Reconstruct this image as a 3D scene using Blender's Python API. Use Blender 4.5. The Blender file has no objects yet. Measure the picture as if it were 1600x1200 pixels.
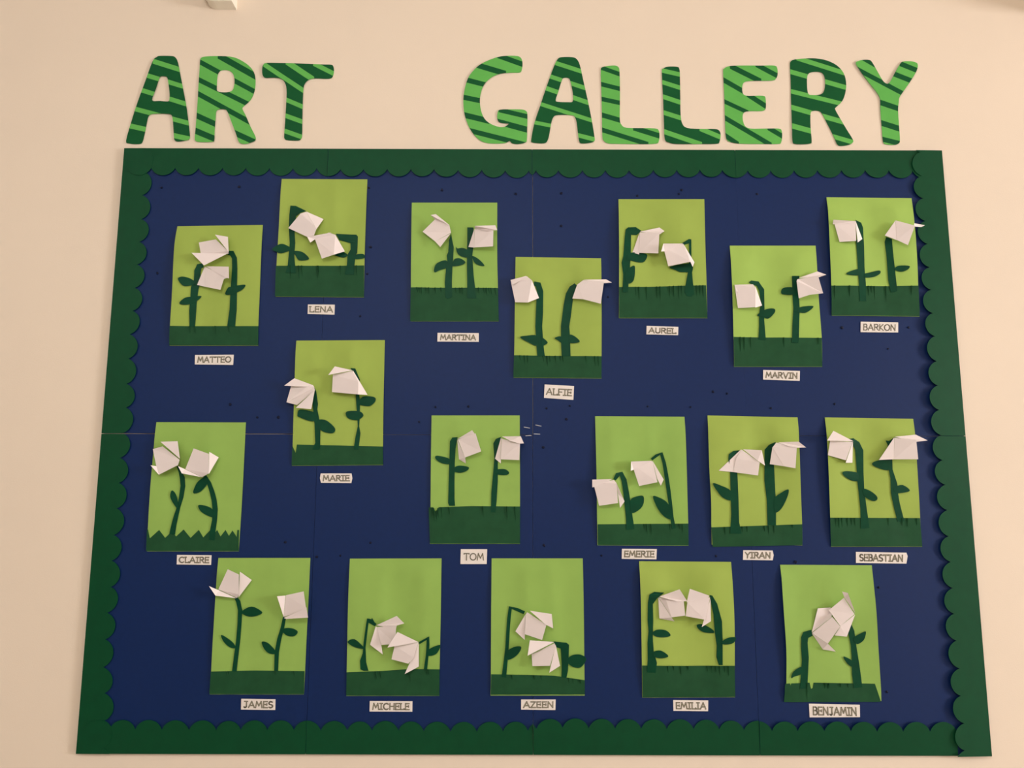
import bpy, bmesh, math, random
from mathutils import Vector, Matrix
from mathutils.geometry import tessellate_polygon
random.seed(7)
sc = bpy.context.scene
COL = sc.collection
BZ = 1.55                       # height of the board's centre above the floor (m)
# ---------------------------------------------------------------- camera, world, lights, exposure
cam = bpy.data.cameras.new('camera'); co = bpy.data.objects.new('camera', cam); COL.objects.link(co)
r1, r2, r3 = ((0.99999579, -0.00126462, 0.00261346), (0.00277272, 0.14900796, -0.98883211), (0.00086107, 0.98883519, 0.14901083))
co.matrix_world = Matrix(((r1[0], -r2[0], -r3[0], -0.051664), (r1[1], -r2[1], -r3[1], -1.838831),
                          (r1[2], -r2[2], -r3[2], -0.157618 + BZ), (0, 0, 0, 1)))
cam.sensor_width = 36; cam.lens = 1240 / 1600 * 36; cam.clip_start = 0.05
sc.camera = co
sc.view_settings.view_transform = 'Standard'; sc.view_settings.look = 'None'
sc.view_settings.gamma = 1; sc.view_settings.use_curve_mapping = False
sc.view_settings.exposure = 0.02
sc.cycles.use_denoising = True
sc.cycles.max_bounces = 6; sc.cycles.diffuse_bounces = 4
w = bpy.data.worlds.new('world'); sc.world = w; w.use_nodes = True
w.node_tree.nodes['Background'].inputs[0].default_value = (1.0, 0.93, 0.85, 1)
w.node_tree.nodes['Background'].inputs[1].default_value = 0.3
def area(name, loc, target, sx, sy, power, col):
    l = bpy.data.lights.new(name, 'AREA'); l.shape = 'RECTANGLE'; l.size = sx; l.size_y = sy
    l.energy = power; l.color = col
    o = bpy.data.objects.new(name, l); COL.objects.link(o); o.location = loc
    o.rotation_euler = (Vector(target) - Vector(loc)).to_track_quat('-Z', 'Y').to_euler()
    return o
RX, LX, YB, CZ = 6.4, -6.0, -6.0, 2.95      # room: right wall, left wall, wall behind the camera, ceiling
area('window_daylight', (RX - 0.03, -2.5, 1.7), (0, -1.6, 1.7), 1.4, 1.3, 238, (1.0, 0.99, 1.02))
for lx, ly, pw in ((-0.4, -2.4, 45), (-2.6, -2.8, 29), (2.4, -3.4, 6)):   # unseen fill lights added to brighten and even out the wall
    l = bpy.data.lights.new('fill_light', 'POINT'); l.shadow_soft_size = 0.3; l.energy = pw; l.color = (1.0, 0.985, 0.98)
    o = bpy.data.objects.new('fill_light', l); COL.objects.link(o); o.location = (lx, ly, 2.5)

# ---------------------------------------------------------------- materials
def lin(c): return tuple(((v/255)/12.92 if v/255 <= .04045 else ((v/255+.055)/1.055)**2.4) for v in c) + (1,)
def mat(name, rgb, rough=.7, spec=.3, var=.06, scale=60, bump=0.0, bscale=900):
    m = bpy.data.materials.new(name); m.use_nodes = True; nt = m.node_tree; b = nt.nodes['Principled BSDF']
    b.inputs['Roughness'].default_value = rough; b.inputs['Specular IOR Level'].default_value = spec
    tc = nt.nodes.new('ShaderNodeTexCoord'); nz = nt.nodes.new('ShaderNodeTexNoise')
    nz.inputs['Scale'].default_value = scale; nz.inputs['Detail'].default_value = 4
    nt.links.new(tc.outputs['Object'], nz.inputs['Vector'])
    cr = nt.nodes.new('ShaderNodeValToRGB'); c = lin(rgb)
    cr.color_ramp.elements[0].position = .3; cr.color_ramp.elements[1].position = .7
    cr.color_ramp.elements[0].color = tuple(v*(1-var) for v in c[:3]) + (1,)
    cr.color_ramp.elements[1].color = tuple(min(1, v*(1+var)) for v in c[:3]) + (1,)
    nt.links.new(nz.outputs['Fac'], cr.inputs['Fac']); nt.links.new(cr.outputs['Color'], b.inputs['Base Color'])
    if bump:
        n2 = nt.nodes.new('ShaderNodeTexNoise'); n2.inputs['Scale'].default_value = bscale
        nt.links.new(tc.outputs['Object'], n2.inputs['Vector'])
        bp = nt.nodes.new('ShaderNodeBump'); bp.inputs['Strength'].default_value = bump; bp.inputs['Distance'].default_value = .001
        nt.links.new(n2.outputs['Fac'], bp.inputs['Height']); nt.links.new(bp.outputs['Normal'], b.inputs['Normal'])
    return m
M = dict(
 wall=mat('wall_paint', (239, 221, 200), .8, .2, .012, 3, .15, 350),
 wall_dark=mat('wall_paint_dark', (96, 84, 74), .8, .2, .02, 3),  # unseen left wall darkened to keep reflected sheen off the board's left
 ceil=mat('ceiling_paint', (240, 236, 228), .85, .1, .01, 3),
 floor=mat('floor_vinyl', (165, 158, 150), .5, .3, .08, 6),
 blue=mat('blue_felt_card', (2, 35, 86), .5, .25, .05, 90, .25, 1400),
 core=mat('panel_core', (70, 84, 120), .8, .2),
 border=mat('border_green_card', (0, 69, 38), .5, .2, .06, 40, .1, 900),
 limey=mat('lime_paper_warm', (158, 180, 82), .7, .25, .025, 25, .08, 1200),
 limeg=mat('lime_paper_cool', (147, 182, 88), .7, .25, .025, 25, .08, 1200),
 limem=mat('lime_paper_mid', (161, 193, 92), .7, .25, .025, 25, .08, 1200),
 grass=mat('grass_green_paper', (30, 76, 46), .6, .15, .10, 45, .1, 1200),
 stem=mat('stem_green_paper', (0, 64, 40), .5, .16, .12, 60, .1, 1200),
 white=mat('white_origami_paper', (240, 227, 223), .8, .2, .01, 30),
 tag=mat('name_strip_paper', (238, 228, 219), .8, .2, .015, 60),
 ink=mat('outline_ink', (84, 78, 58), .7, .2), inkin=mat('letter_fill', (176, 168, 146), .7, .2),
 ldark=mat('letter_dark_green', (14, 86, 44), .6, .15, .04, 30), llight=mat('letter_light_green', (100, 182, 84), .6, .2, .03, 30),
 tack=mat('dried_tack', (9, 15, 44), .5, .2, .1, 400), metal=mat('staple_steel', (190, 192, 198), .3, .6),
 bracket=mat('cream_plastic', (252, 244, 228), .25, .5, .02, 30), plate=mat('shaded_plastic', (168, 148, 112), .4, .4, .02, 30), white_trim=mat('white_trim', (235, 230, 220), .5, .4, .01, 10),  # plate colour darkened to stand for shade on the fitting's front
)
M['metal'].node_tree.nodes['Principled BSDF'].inputs['Metallic'].default_value = .8
gl = bpy.data.materials.new('window_glass'); gl.use_nodes = True
gb_ = gl.node_tree.nodes['Principled BSDF']; gb_.inputs['Transmission Weight'].default_value = 1; gb_.inputs['Roughness'].default_value = 0.0
M['glass'] = gl

# ---------------------------------------------------------------- mesh helpers
def link(name, bm, mats, parent=None, origin=None):
    bmesh.ops.recalc_face_normals(bm, faces=bm.faces)
    me = bpy.data.meshes.new(name)
    if origin is not None: bmesh.ops.translate(bm, verts=bm.verts, vec=-Vector(origin))
    bm.to_mesh(me); bm.free()
    for m in (mats if isinstance(mats, (list, tuple)) else [mats]): me.materials.append(m)
    o = bpy.data.objects.new(name, me); COL.objects.link(o)
    if origin is not None: o.location = origin
    if parent is not None: o.parent = parent
    return o
def thing(name, label, cat, loc=(0, 0, 0), group=None):
    o = bpy.data.objects.new(name, None); COL.objects.link(o); o.location = loc; o.empty_display_size = .05
    o['label'] = label; o['category'] = cat
    if group: o['group'] = group
    return o
def tag(o, label, cat, group=None):
    o['label'] = label; o['category'] = cat
    if group: o['group'] = group
    return o
def struct(o): o['kind'] = 'structure'; return o
def densify(P, step):
    Q = []
    for a, b in zip(P, P[1:] + P[:1]):
        n = max(1, int(math.hypot(b[0]-a[0], b[1]-a[1]) / step))
        Q += [(a[0]+(b[0]-a[0])*i/n, a[1]+(b[1]-a[1])*i/n) for i in range(n)]
    return Q
def smooth(P, k=3):
    n = len(P); Q = []
    for i in range(n):
        a, b, c, d = (Vector(P[(i+j) % n]) for j in (-1, 0, 1, 2))
        for t in range(k):
            t /= k
            v = .5*((2*b)+(c-a)*t+(2*a-5*b+4*c-d)*t*t+(3*b-a-3*c+d)*t**3)
            Q.append((v.x, v.y))
    return Q
def prism(bm, loops, dfn, th, base=(0, 0)):
    """flat cut-paper piece: outline (mm) lifted dfn(x,z) mm off the board, th mm thick"""
    idx = [Vector((x, z, 0)) for lp in loops for x, z in lp]
    tris = tessellate_polygon([[Vector((x, z, 0)) for x, z in lp] for lp in loops])
    F = []; Bk = []
    for v in idx:
        d = dfn(v.x, v.y)
        F.append(bm.verts.new(((v.x-base[0])/1000, -d/1000, (v.y-base[1])/1000)))
        Bk.append(bm.verts.new(((v.x-base[0])/1000, -(d-th)/1000, (v.y-base[1])/1000)))
    for t in tris:
        try:
            bm.faces.new([F[i] for i in t]); bm.faces.new([Bk[i] for i in reversed(t)])
        except ValueError: pass
    s = 0
    for lp in loops:
        n = len(lp)
        for i in range(n):
            a, b = s+i, s+(i+1) % n
            bm.faces.new((F[a], F[b], Bk[b], Bk[a]))
        s += n
def sheet(bm, rows, dfn, th, base, side_mat=0):
    """grid of (x,z) rows -> thin curved sheet"""
    nr, nc = len(rows), len(rows[0]); f = []; k = []
    for r in rows:
        f.append([bm.verts.new(((x-base[0])/1000, -dfn(x, z)/1000, (z-base[1])/1000)) for x, z in r])
        k.append([bm.verts.new(((x-base[0])/1000, -(dfn(x, z)-th)/1000, (z-base[1])/1000)) for x, z in r])
    for i in range(nr-1):
        for j in range(nc-1):
            bm.faces.new((f[i][j], f[i][j+1], f[i+1][j+1], f[i+1][j])).smooth = True
            bm.faces.new((k[i][j], k[i+1][j], k[i+1][j+1], k[i][j+1])).smooth = True
    ring = [(0, j) for j in range(nc)] + [(i, nc-1) for i in range(1, nr)] + [(nr-1, j) for j in range(nc-2, -1, -1)] + [(i, 0) for i in range(nr-2, 0, -1)]
    for a, b in zip(ring, ring[1:] + ring[:1]):
        sf = bm.faces.new((f[a[0]][a[1]], f[b[0]][b[1]], k[b[0]][b[1]], k[a[0]][a[1]]))
        for e in sf.edges: e.smooth = False
def facet(bm, P, th, base, off):
    """folded paper facet with its own depth at every corner"""
    n = len(P)
    F = [bm.verts.new(((x-base[0])/1000, -(d+off)/1000, (z-base[1])/1000)) for x, z, d in P]
    K = [bm.verts.new(((x-base[0])/1000, -(d+off-th)/1000, (z-base[1])/1000)) for x, z, d in P]
    for t in tessellate_polygon([[Vector((x, z, 0)) for x, z, d in P]]):
        bm.faces.new([F[i] for i in t]); bm.faces.new([K[i] for i in reversed(t)])
    for i in range(n): bm.faces.new((F[i], F[(i+1) % n], K[(i+1) % n], K[i]))
def box(bm, a, b, bev=0):
    g = bmesh.ops.create_cube(bm, size=1)
    for v in g['verts']:
        v.co = Vector(tuple((a[i]+b[i])/2 + v.co[i]*(b[i]-a[i]) for i in range(3)))
    if bev:
        es = list({e for v in g['verts'] for e in v.link_edges})
        bmesh.ops.bevel(bm, geom=es, offset=bev, segments=3, affect='EDGES', profile=.5)
def boxo(name, a, b, m, parent=None, bev=0):
    bm = bmesh.new(); box(bm, a, b, bev); return link(name, bm, m, parent)

# ---------------------------------------------------------------- data: outlines in millimetres on the board's plane, from its centre
CARDS=[{'text':'MATTEO','lab':'lime card at the far left, two white blooms stacked one above the other','tl':'white word strip under the card with stacked blooms at the far left','yel':1,'lift':5,'L':[(-858.2,501.8),(-860.2,450.5),(-857.0,353.4),(-858.0,257.7),(-857.1,208.3)],'R':[(-652.3,505.8),(-651.4,412.9),(-650.8,320.5),(-650.2,258.3),(-648.5,208.9)],'G':[(-858.4,255.1),(-649.9,255.7)],'GB':[(-857.7,209.0),(-648.4,209.6)],'slit':[(-812.0,255.2,-809.3,238.7),(-799.9,255.3,-797.1,236.7),(-751.5,255.4,-748.8,236.9),(-719.2,255.5,-716.7,239.0)],'stem':[[(-789.8,408.1),(-802.2,405.7),(-808.2,389.9),(-808.0,366.9),(-813.9,346.4),(-813.7,320.4),(-814.7,291.1),(-812.3,253.6),(-799.4,253.1),(-798.5,290.1),(-798.2,319.0),(-796.2,343.0),(-792.6,364.4),(-793.6,387.7),(-792.1,396.4),(-786.9,399.1)],[(-731.4,429.2),(-725.2,428.1),(-720.2,419.5),(-718.9,395.5),(-719.5,362.1),(-719.7,328.6),(-719.5,295.7),(-722.9,255.6),(-704.3,253.3),(-702.5,294.3),(-703.5,328.0),(-704.9,361.4),(-705.9,395.3),(-708.3,421.9),(-717.6,438.7),(-731.2,439.3)]],'leaf':[[(-843.6,369.5),(-832.9,373.7),(-813.5,368.7),(-803.4,357.0),(-827.4,350.6),(-838.9,359.0)],[(-837.8,311.0),(-825.6,322.7),(-810.8,325.6),(-788.2,327.8),(-798.8,315.3),(-816.5,306.9),(-832.6,306.0)],[(-731.8,333.0),(-725.7,348.0),(-715.7,351.0),(-685.5,355.7),(-691.0,343.9),(-706.8,335.5),(-722.7,330.5)]],'fl':[[[(-725.1,427.8,14.0),(-793.9,431.2,6.8),(-800.3,458.2,6.0),(-757.2,463.6,12.9),(-723.9,432.4,18.0)],[[(-758.0,473.7,18),(-727.2,468.3,18),(-722.8,430.1,18.7)],[(-810.9,428.5,19),(-792.0,431.0,7.5),(-727.3,428.0,14.7),(-779.4,397.6,19)]]],[[(-782.8,398.7,7.1),(-719.3,368.0,20.9),(-731.2,365.2,18.9),(-738.2,339.0,17.5),(-776.5,348.0,11.4)],[[(-782.9,398.8,6.8),(-776.6,348.1,11.1),(-798.0,353.5,8)],[(-779.7,399.3,7.8),(-720.8,394.6,21),(-718.1,365.3,21.6),(-731.2,370.0,19.6)]]]],'tag':[(-796.0,186.1),(-704.9,187.2),(-705.2,162.7),(-795.4,163.7)]},
{'text':'LENA','lab':'lime card touching the top border, crooked thick stems and two touching white blooms','tl':'white word strip under the card that touches the top border','yel':1,'lift':3,'L':[(-612.2,622.6),(-612.6,498.2),(-613.8,404.0),(-613.2,327.5)],'R':[(-403.5,622.3),(-403.8,508.5),(-403.7,404.7),(-402.9,326.9)],'G':[(-614.8,402.9),(-404.5,404.5)],'GB':[(-614.3,328.0),(-402.8,327.4)],'slit':[(-560.6,403.3,-557.9,368.6),(-553.0,403.4,-550.6,375.0),(-516.3,403.7,-513.7,368.9),(-513.2,403.7,-510.9,375.3),(-461.2,404.1,-459.1,378.8),(-422.9,404.4,-420.9,379.1),(-580.5,403.2,-577.8,368.5)],'stem':[[(-586.9,553.3),(-573.9,552.7),(-547.6,539.1),(-561.4,534.9),(-571.8,526.8),(-573.3,510.7),(-573.7,485.0),(-571.1,459.4),(-572.1,427.5),(-567.7,395.8),(-566.6,384.8),(-591.1,385.6),(-586.5,405.3),(-585.0,440.2),(-584.3,459.3),(-588.1,497.8),(-588.3,530.0)],[(-474.5,482.7),(-425.1,480.6),(-421.3,475.8),(-421.5,434.3),(-425.1,431.1),(-427.3,405.7),(-428.1,381.1),(-450.4,382.0),(-445.7,405.7),(-445.0,431.1),(-437.8,443.8),(-438.9,459.8),(-466.2,467.7)]],'leaf':[[(-625.3,443.6),(-609.9,455.1),(-599.2,456.4),(-583.5,448.8),(-582.3,441.5),(-602.8,433.4),(-615.2,437.2)],[(-573.9,438.3),(-561.6,439.3),(-547.6,433.6),(-536.3,419.4),(-559.1,416.1),(-568.2,427.2)],[(-475.5,430.7),(-458.9,438.7),(-444.8,430.7),(-452.2,423.7),(-464.6,425.9)],[(-427.3,429.2),(-414.2,432.4),(-405.0,430.9),(-404.1,422.0),(-426.1,419.7)]],'fl':[[[(-545.5,534.3,9.6),(-522.2,496.4,16.9),(-517.1,489.2,17.7),(-522.8,472.7,16.7),(-538.6,469.7,14.1),(-587.7,494.6,6.3),(-558.7,529.2,11.2)],[[(-545.6,535.1,9.3),(-504.4,517.8,5),(-517.2,488.6,17.4)]]],[[(-472.7,475.5,16.2),(-473.1,425.3,19.6),(-502.8,416.7,14.7),(-522.3,467.3,11.8),(-487.8,480.4,17.6)],[[(-472.7,475.6,15.9),(-449.9,436.7,9),(-473.2,425.4,19.3)],[(-481.8,480.9,17),(-538.8,469.3,17),(-531.2,455.4,17),(-521.4,465.5,12.5)]]]],'tag':[(-535.6,309.1),(-471.7,308.7),(-471.5,284.4),(-535.3,286.0)]},
{'text':'MARTINA','lab':'green card at upper middle, left bloom tilted, four ragged leaves on close stems','tl':'white word strip under the card with four ragged leaves at the upper middle','yel':0,'lift':2,'L':[(-294.1,563.2),(-292.4,428.8),(-290.5,268.6)],'R':[(-86.9,563.8),(-86.2,429.5),(-84.2,352.0),(-81.7,269.2)],'G':[(-291.6,350.6),(-84.2,350.3)],'GB':[(-291.4,269.1),(-81.7,269.7)],'slit':[(-276.4,350.6,-274.9,338.0),(-271.8,350.6,-270.3,336.4),(-266.6,350.6,-265.0,331.7),(-256.5,350.5,-255.0,333.3),(-248.9,350.5,-247.4,333.3),(-233.7,350.5,-232.2,336.4),(-219.9,350.5,-218.5,337.9),(-184.9,350.4,-183.5,336.3),(-175.7,350.4,-174.3,333.2),(-169.6,350.4,-168.2,333.1),(-130.0,350.3,-128.6,334.7),(-117.8,350.3,-116.4,333.1),(-111.7,350.3,-110.3,331.5),(-105.6,350.3,-104.3,336.2),(-100.4,350.3,-99.0,331.5),(-90.3,350.3,-89.0,331.5)],'stem':[[(-197.3,484.5),(-195.0,470.1),(-190.7,450.9),(-191.9,422.3),(-193.1,403.3),(-194.1,365.4),(-193.0,327.7),(-204.2,323.0),(-208.8,327.7),(-210.9,362.2),(-208.4,400.1),(-205.6,415.9),(-207.3,430.2),(-203.8,438.2),(-202.3,466.9)],[(-158.4,499.1),(-143.6,499.1),(-143.1,454.3),(-146.0,428.8),(-142.5,384.4),(-138.5,351.4),(-135.2,324.1),(-157.1,324.7),(-157.5,365.5),(-158.6,409.7),(-158.5,451.0)]],'leaf':[[(-237.3,393.3),(-231.4,409.2),(-213.2,417.8),(-205.5,414.0),(-206.8,399.8),(-225.0,392.7),(-234.1,387.7)],[(-193.2,409.3),(-188.7,420.4),(-176.5,422.7),(-162.6,414.1),(-170.2,406.2),(-191.5,403.0)],[(-186.0,450.6),(-181.4,446.8),(-169.1,448.1),(-155.2,441.2),(-156.6,425.3),(-170.4,426.8),(-181.2,434.7)],[(-145.9,428.5),(-130.5,420.6),(-117.2,406.4),(-121.2,403.8),(-135.0,407.9),(-142.7,415.8)]],'fl':[[[(-196.7,482.0,13.8),(-200.4,498.3,17.1),(-235.5,516.3,11.3),(-265.6,487.0,6.2),(-234.6,461.1,11.3)],[[(-199.7,499.0,17.8),(-233.3,525.9,20),(-245.5,523.6,20),(-235.4,515.4,12.0),(-204.0,499.0,17.8)],[(-197.3,480.1,14.5),(-221.6,445.2,17),(-234.5,460.8,12.0)]]],[[(-140.8,493.1,8.2),(-95.3,484.9,19.8),(-96.0,446.0,19.7),(-140.5,446.1,12.2)],[[(-141.4,493.2,7.9),(-140.5,445.6,11.9),(-155.1,448.8,7)],[(-140.3,496.5,20),(-90.8,498.3,20),(-86.2,486.5,20),(-112.1,484.8,20),(-139.5,493.5,8.9)]]]],'tag':[(-226.4,241.1),(-129.0,240.7),(-128.9,219.7),(-226.4,220.1)]},
{'text':'ALFIE','lab':'lime card over the centre seam, arching stems and blooms overhanging both side edges','tl':'tilted white word strip just right of the centre seam, above the staples','yel':1,'lift':3,'L':[(-42.3,427.6),(-44.0,290.6),(-45.1,190.2),(-46.6,134.0)],'R':[(162.8,424.8),(161.9,291.2),(160.4,185.8),(159.7,132.9)],'G':[(-45.4,186.8),(160.4,185.7)],'GB':[(-47.0,134.6),(159.6,133.5)],'slit':[(-31.4,186.7,-30.1,173.4),(-21.0,186.6,-19.7,163.5),(-13.5,186.6,-12.2,163.4),(23.4,186.4,24.6,171.5),(32.2,186.4,33.4,161.5),(38.7,186.3,39.9,169.8),(51.8,186.3,53.0,168.0),(63.2,186.2,64.4,171.3),(69.7,186.2,70.9,169.6),(123.5,185.9,124.6,166.0),(144.7,185.8,145.7,161.0),(152.9,185.7,153.8,159.3)],'stem':[[(0.2,356.2),(5.5,353.4),(8.9,340.1),(7.6,324.4),(5.9,290.7),(4.6,256.7),(6.2,229.4),(7.4,205.9),(9.4,184.1),(26.9,186.1),(24.4,207.5),(22.5,230.6),(20.9,256.8),(23.0,290.0),(23.5,323.9),(23.6,342.1),(17.2,362.8),(2.6,365.4)],[(98.8,362.0),(87.1,354.6),(77.6,337.1),(71.9,308.9),(68.4,281.8),(65.2,257.4),(65.1,233.1),(65.6,209.8),(66.7,184.8),(87.6,185.7),(87.1,210.6),(86.7,233.9),(84.9,256.5),(88.6,279.1),(92.1,306.0),(95.4,332.0),(100.7,345.1),(105.7,354.8)]],'leaf':[[(-31.5,229.6),(-15.1,233.7),(7.1,233.8),(7.1,210.4),(-10.2,217.0)],[(19.5,229.8),(33.9,218.2),(24.0,210.5),(19.5,211.5)],[(50.2,228.9),(65.0,232.6),(68.1,216.6),(58.4,223.2)],[(85.6,236.7),(99.3,231.7),(109.0,219.4),(85.5,217.3)]],'fl':[[[(-15.3,375.4,10.3),(-3.9,364.2,16.3),(-13.1,310.6,14.7),(-43.1,312.6,9.5),(-54.1,366.5,7.7)],[[(-3.9,365.0,16.0),(13.5,324.3,4),(-13.1,310.7,14.4)],[(-54.1,367.0,8.4),(-18.6,375.9,11.0),(-13.6,374.5,11.0),(-48.8,353.6,15)]]],[[(118.2,367.3,9.0),(166.1,360.5,21.4),(158.0,307.1,20.1),(117.4,319.9,13.0),(103.8,356.0,10.6)],[[(103.8,356.1,10.3),(117.4,320.0,12.7),(92.2,322.8,8)],[(118.3,368.8,8.7),(172.9,370.1,7),(186.6,362.3,7),(166.1,356.6,21.1)]]]],'tag':[(26.4,118.5),(95.2,114.8),(93.3,82.0),(24.7,86.7)]},
{'text':'AUREL','lab':'lime card with a looped left stem and a dark leaf under each bloom','tl':'white word strip under the card with the looped left stem','yel':1,'lift':6,'L':[(207.1,573.5),(205.2,446.3),(202.8,277.8)],'R':[(415.5,574.2),(413.4,446.9),(413.4,358.2),(412.8,278.4)],'G':[(204.1,352.1),(411.8,358.0)],'GB':[(203.4,278.3),(412.7,278.9)],'slit':[(243.8,353.2,244.5,328.1),(251.4,353.4,251.9,318.9),(269.7,353.9,270.2,319.5),(294.1,354.6,294.6,323.3),(301.8,354.9,302.1,317.2),(324.7,355.5,325.1,327.3),(333.9,355.8,334.2,326.0),(346.1,356.1,346.3,321.6),(352.8,356.3,353.2,328.1),(388.9,357.4,389.2,329.1),(396.5,357.6,396.9,332.5),(404.1,357.8,404.3,326.4)],'stem':[[(228.1,499.6),(246.6,501.0),(260.3,492.3),(254.0,485.9),(247.8,481.1),(234.8,481.0),(232.8,426.8),(230.9,407.7),(229.8,382.4),(227.1,369.8),(225.0,339.9),(212.8,338.9),(212.1,350.9),(213.6,382.4),(210.2,410.8),(214.4,426.7),(219.4,477.8),(221.8,493.8)],[(356.5,460.6),(373.8,471.2),(379.3,470.3),(378.2,414.5),(380.7,395.5),(378.9,389.2),(382.4,335.7),(375.6,330.0),(364.9,330.9),(359.2,341.9),(366.3,376.5),(371.7,401.8),(373.0,446.3),(373.5,460.6),(361.0,456.5)]],'leaf':[[(232.9,436.0),(265.1,436.1),(273.2,429.7),(261.5,413.2),(231.0,416.9),(221.9,421.6)],[(230.6,399.5),(242.3,402.7),(239.2,369.5),(226.8,360.1),(219.4,369.5),(220.6,385.2)],[(327.1,402.9),(374.8,410.4),(378.8,392.0),(352.7,389.4),(339.1,395.1)]],'fl':[[[(256.2,487.4,4.2),(300.6,482.0,16.1),(297.0,431.4,15.7),(252.6,435.4,7.9)],[[(255.6,487.5,3.9),(252.6,431.4,7.6),(237.4,437.3,4)],[(256.3,489.4,3.9),(303.3,499.8,4),(315.4,490.8,4),(300.6,478.0,15.8)]]],[[(356.7,454.1,14.6),(370.6,408.4,21.5),(320.0,400.0,12.5),(312.1,436.8,11.0),(310.0,449.6,10.5)],[[(307.8,452.4,23),(356.6,455.2,15.3),(312.6,437.2,11.7),(301.8,432.9,23)],[(356.8,454.9,14.3),(383.2,410.7,9),(378.6,399.7,9),(370.7,408.5,21.2)]]]],'tag':[(268.4,259.5),(343.5,257.2),(342.3,237.1),(267.3,238.8)]},
{'text':'MARVIN','lab':'lime card, low left bloom on a hooked stem, square-ended leaf at right','tl':'white word strip under the card with the low left bloom and square-ended leaf','yel':0.5,'lift':5,'L':[(472.8,457.3),(472.4,383.6),(471.8,233.7),(471.4,161.6)],'R':[(679.4,457.9),(678.9,352.7),(680.8,234.3),(678.9,162.2)],'G':[(471.9,232.1),(680.5,231.1)],'GB':[(471.6,162.1),(678.8,162.7)],'slit':[(487.6,232.0,487.3,195.1),(496.7,231.9,496.5,198.1),(512.4,231.9,512.4,204.2),(590.4,231.5,590.4,206.9),(672.0,231.2,672.2,212.7)],'stem':[[(512.5,364.3),(518.8,369.1),(537.1,367.6),(550.0,348.7),(548.5,301.8),(546.6,273.8),(548.3,230.5),(548.4,225.0),(530.9,226.8),(533.8,258.3),(535.2,289.3),(540.8,314.3),(537.6,345.6),(532.0,356.5),(518.4,360.6)],[(616.2,380.4),(633.9,380.5),(633.4,369.4),(631.2,327.0),(631.4,302.0),(626.1,227.7),(624.1,218.4),(609.1,219.0),(611.9,258.5),(616.2,302.0),(615.8,336.4)]],'leaf':[[(589.0,342.3),(595.5,351.7),(616.9,351.8),(616.7,335.5),(593.2,336.0)],[(618.6,295.5),(635.8,305.5),(664.8,307.2),(647.3,291.9),(629.0,291.8)],[(530.1,285.3),(550.5,299.1),(570.3,301.0),(572.0,292.3),(557.1,277.3),(543.6,280.4)]],'fl':[[[(520.1,357.3,11.3),(523.6,347.9,16.2),(521.6,300.6,16.2),(482.6,299.8,9.2),(477.0,357.0,7.8)],[[(523.9,351.1,15.9),(541.4,307.5,4),(521.7,299.5,15.9)],[(476.8,356.8,8.5),(484.0,339.3,13),(479.4,338.3,13)]]],[[(627.1,371.1,7.0),(671.4,376.1,19.3),(680.3,332.9,21.4),(650.6,330.6,15.9),(626.1,323.6,11.5),(623.4,365.4,10.6)],[[(623.5,365.4,10.3),(650.7,330.6,15.6),(626.2,323.0,11.2)],[(630.4,374.4,6.7),(675.4,390.1,7),(696.3,382.3,7),(671.9,371.8,19.0)]]]],'tag':[(539.8,154.3),(626.0,152.1),(624.2,128.7),(538.5,131.4)]},
{'text':'BARKON','lab':'lime card in the top right corner, bloom overhanging towards the scalloped border','tl':'white word strip under the card in the top right corner','yel':0.5,'lift':6,'L':[(712.5,580.0),(710.8,495.8),(709.7,357.5),(708.0,285.5)],'R':[(919.1,578.4),(920.3,480.4),(916.8,358.1),(916.5,283.9)],'G':[(709.5,357.3),(917.2,358.0)],'GB':[(707.8,286.0),(916.3,284.4)],'slit':[(717.1,357.4,716.3,322.8),(752.2,357.5,751.7,329.2),(798.6,357.6,798.3,332.5),(805.7,357.6,805.7,338.8),(813.3,357.6,812.3,323.1),(840.8,357.7,839.5,320.1),(900.4,357.9,899.9,334.3)],'stem':[[(777.2,521.3),(791.6,514.9),(795.4,502.0),(794.6,453.9),(792.2,403.1),(792.9,365.2),(790.6,319.7),(775.4,319.6),(775.7,358.8),(775.4,403.0),(775.3,441.1),(775.5,469.9),(778.8,473.1),(779.7,511.6)],[(848.5,478.1),(861.4,473.3),(862.0,441.4),(864.4,396.9),(866.9,345.0),(852.1,341.8),(847.4,371.6),(846.7,428.6),(844.6,466.9)]],'leaf':[[(745.5,386.2),(759.7,393.8),(778.3,398.0),(778.3,383.7),(756.0,383.0)],[(791.4,386.9),(802.3,390.1),(827.2,395.9),(829.1,388.6),(813.9,380.1),(791.7,378.1)],[(862.6,399.8),(873.8,406.8),(897.6,405.6),(893.0,396.7),(878.9,391.9),(866.9,395.1)]],'fl':[[[(772.4,513.7,12.2),(768.9,463.3,16.4),(732.0,463.0,9.7),(723.2,509.4,7.6)],[[(772.6,515.1,11.9),(789.6,472.4,4),(772.5,459.6,16.1)],[(716.8,514.8,19),(770.9,514.0,12.9),(768.7,508.6,12.9),(718.8,507.5,8.3)]]],[[(869.8,516.7,8.1),(908.9,499.8,19.9),(890.1,452.4,17.0),(866.7,466.6,12.5)],[[(869.3,516.8,7.8),(867.4,466.0,12.2),(841.1,479.2,8)],[(907.9,505.6,19.6),(940.3,505.8,6),(931.3,501.0,6),(905.8,497.6,19.6)]]]],'tag':[(776.2,270.9),(865.1,269.6),(863.3,245.1),(774.3,245.5)]},
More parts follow.
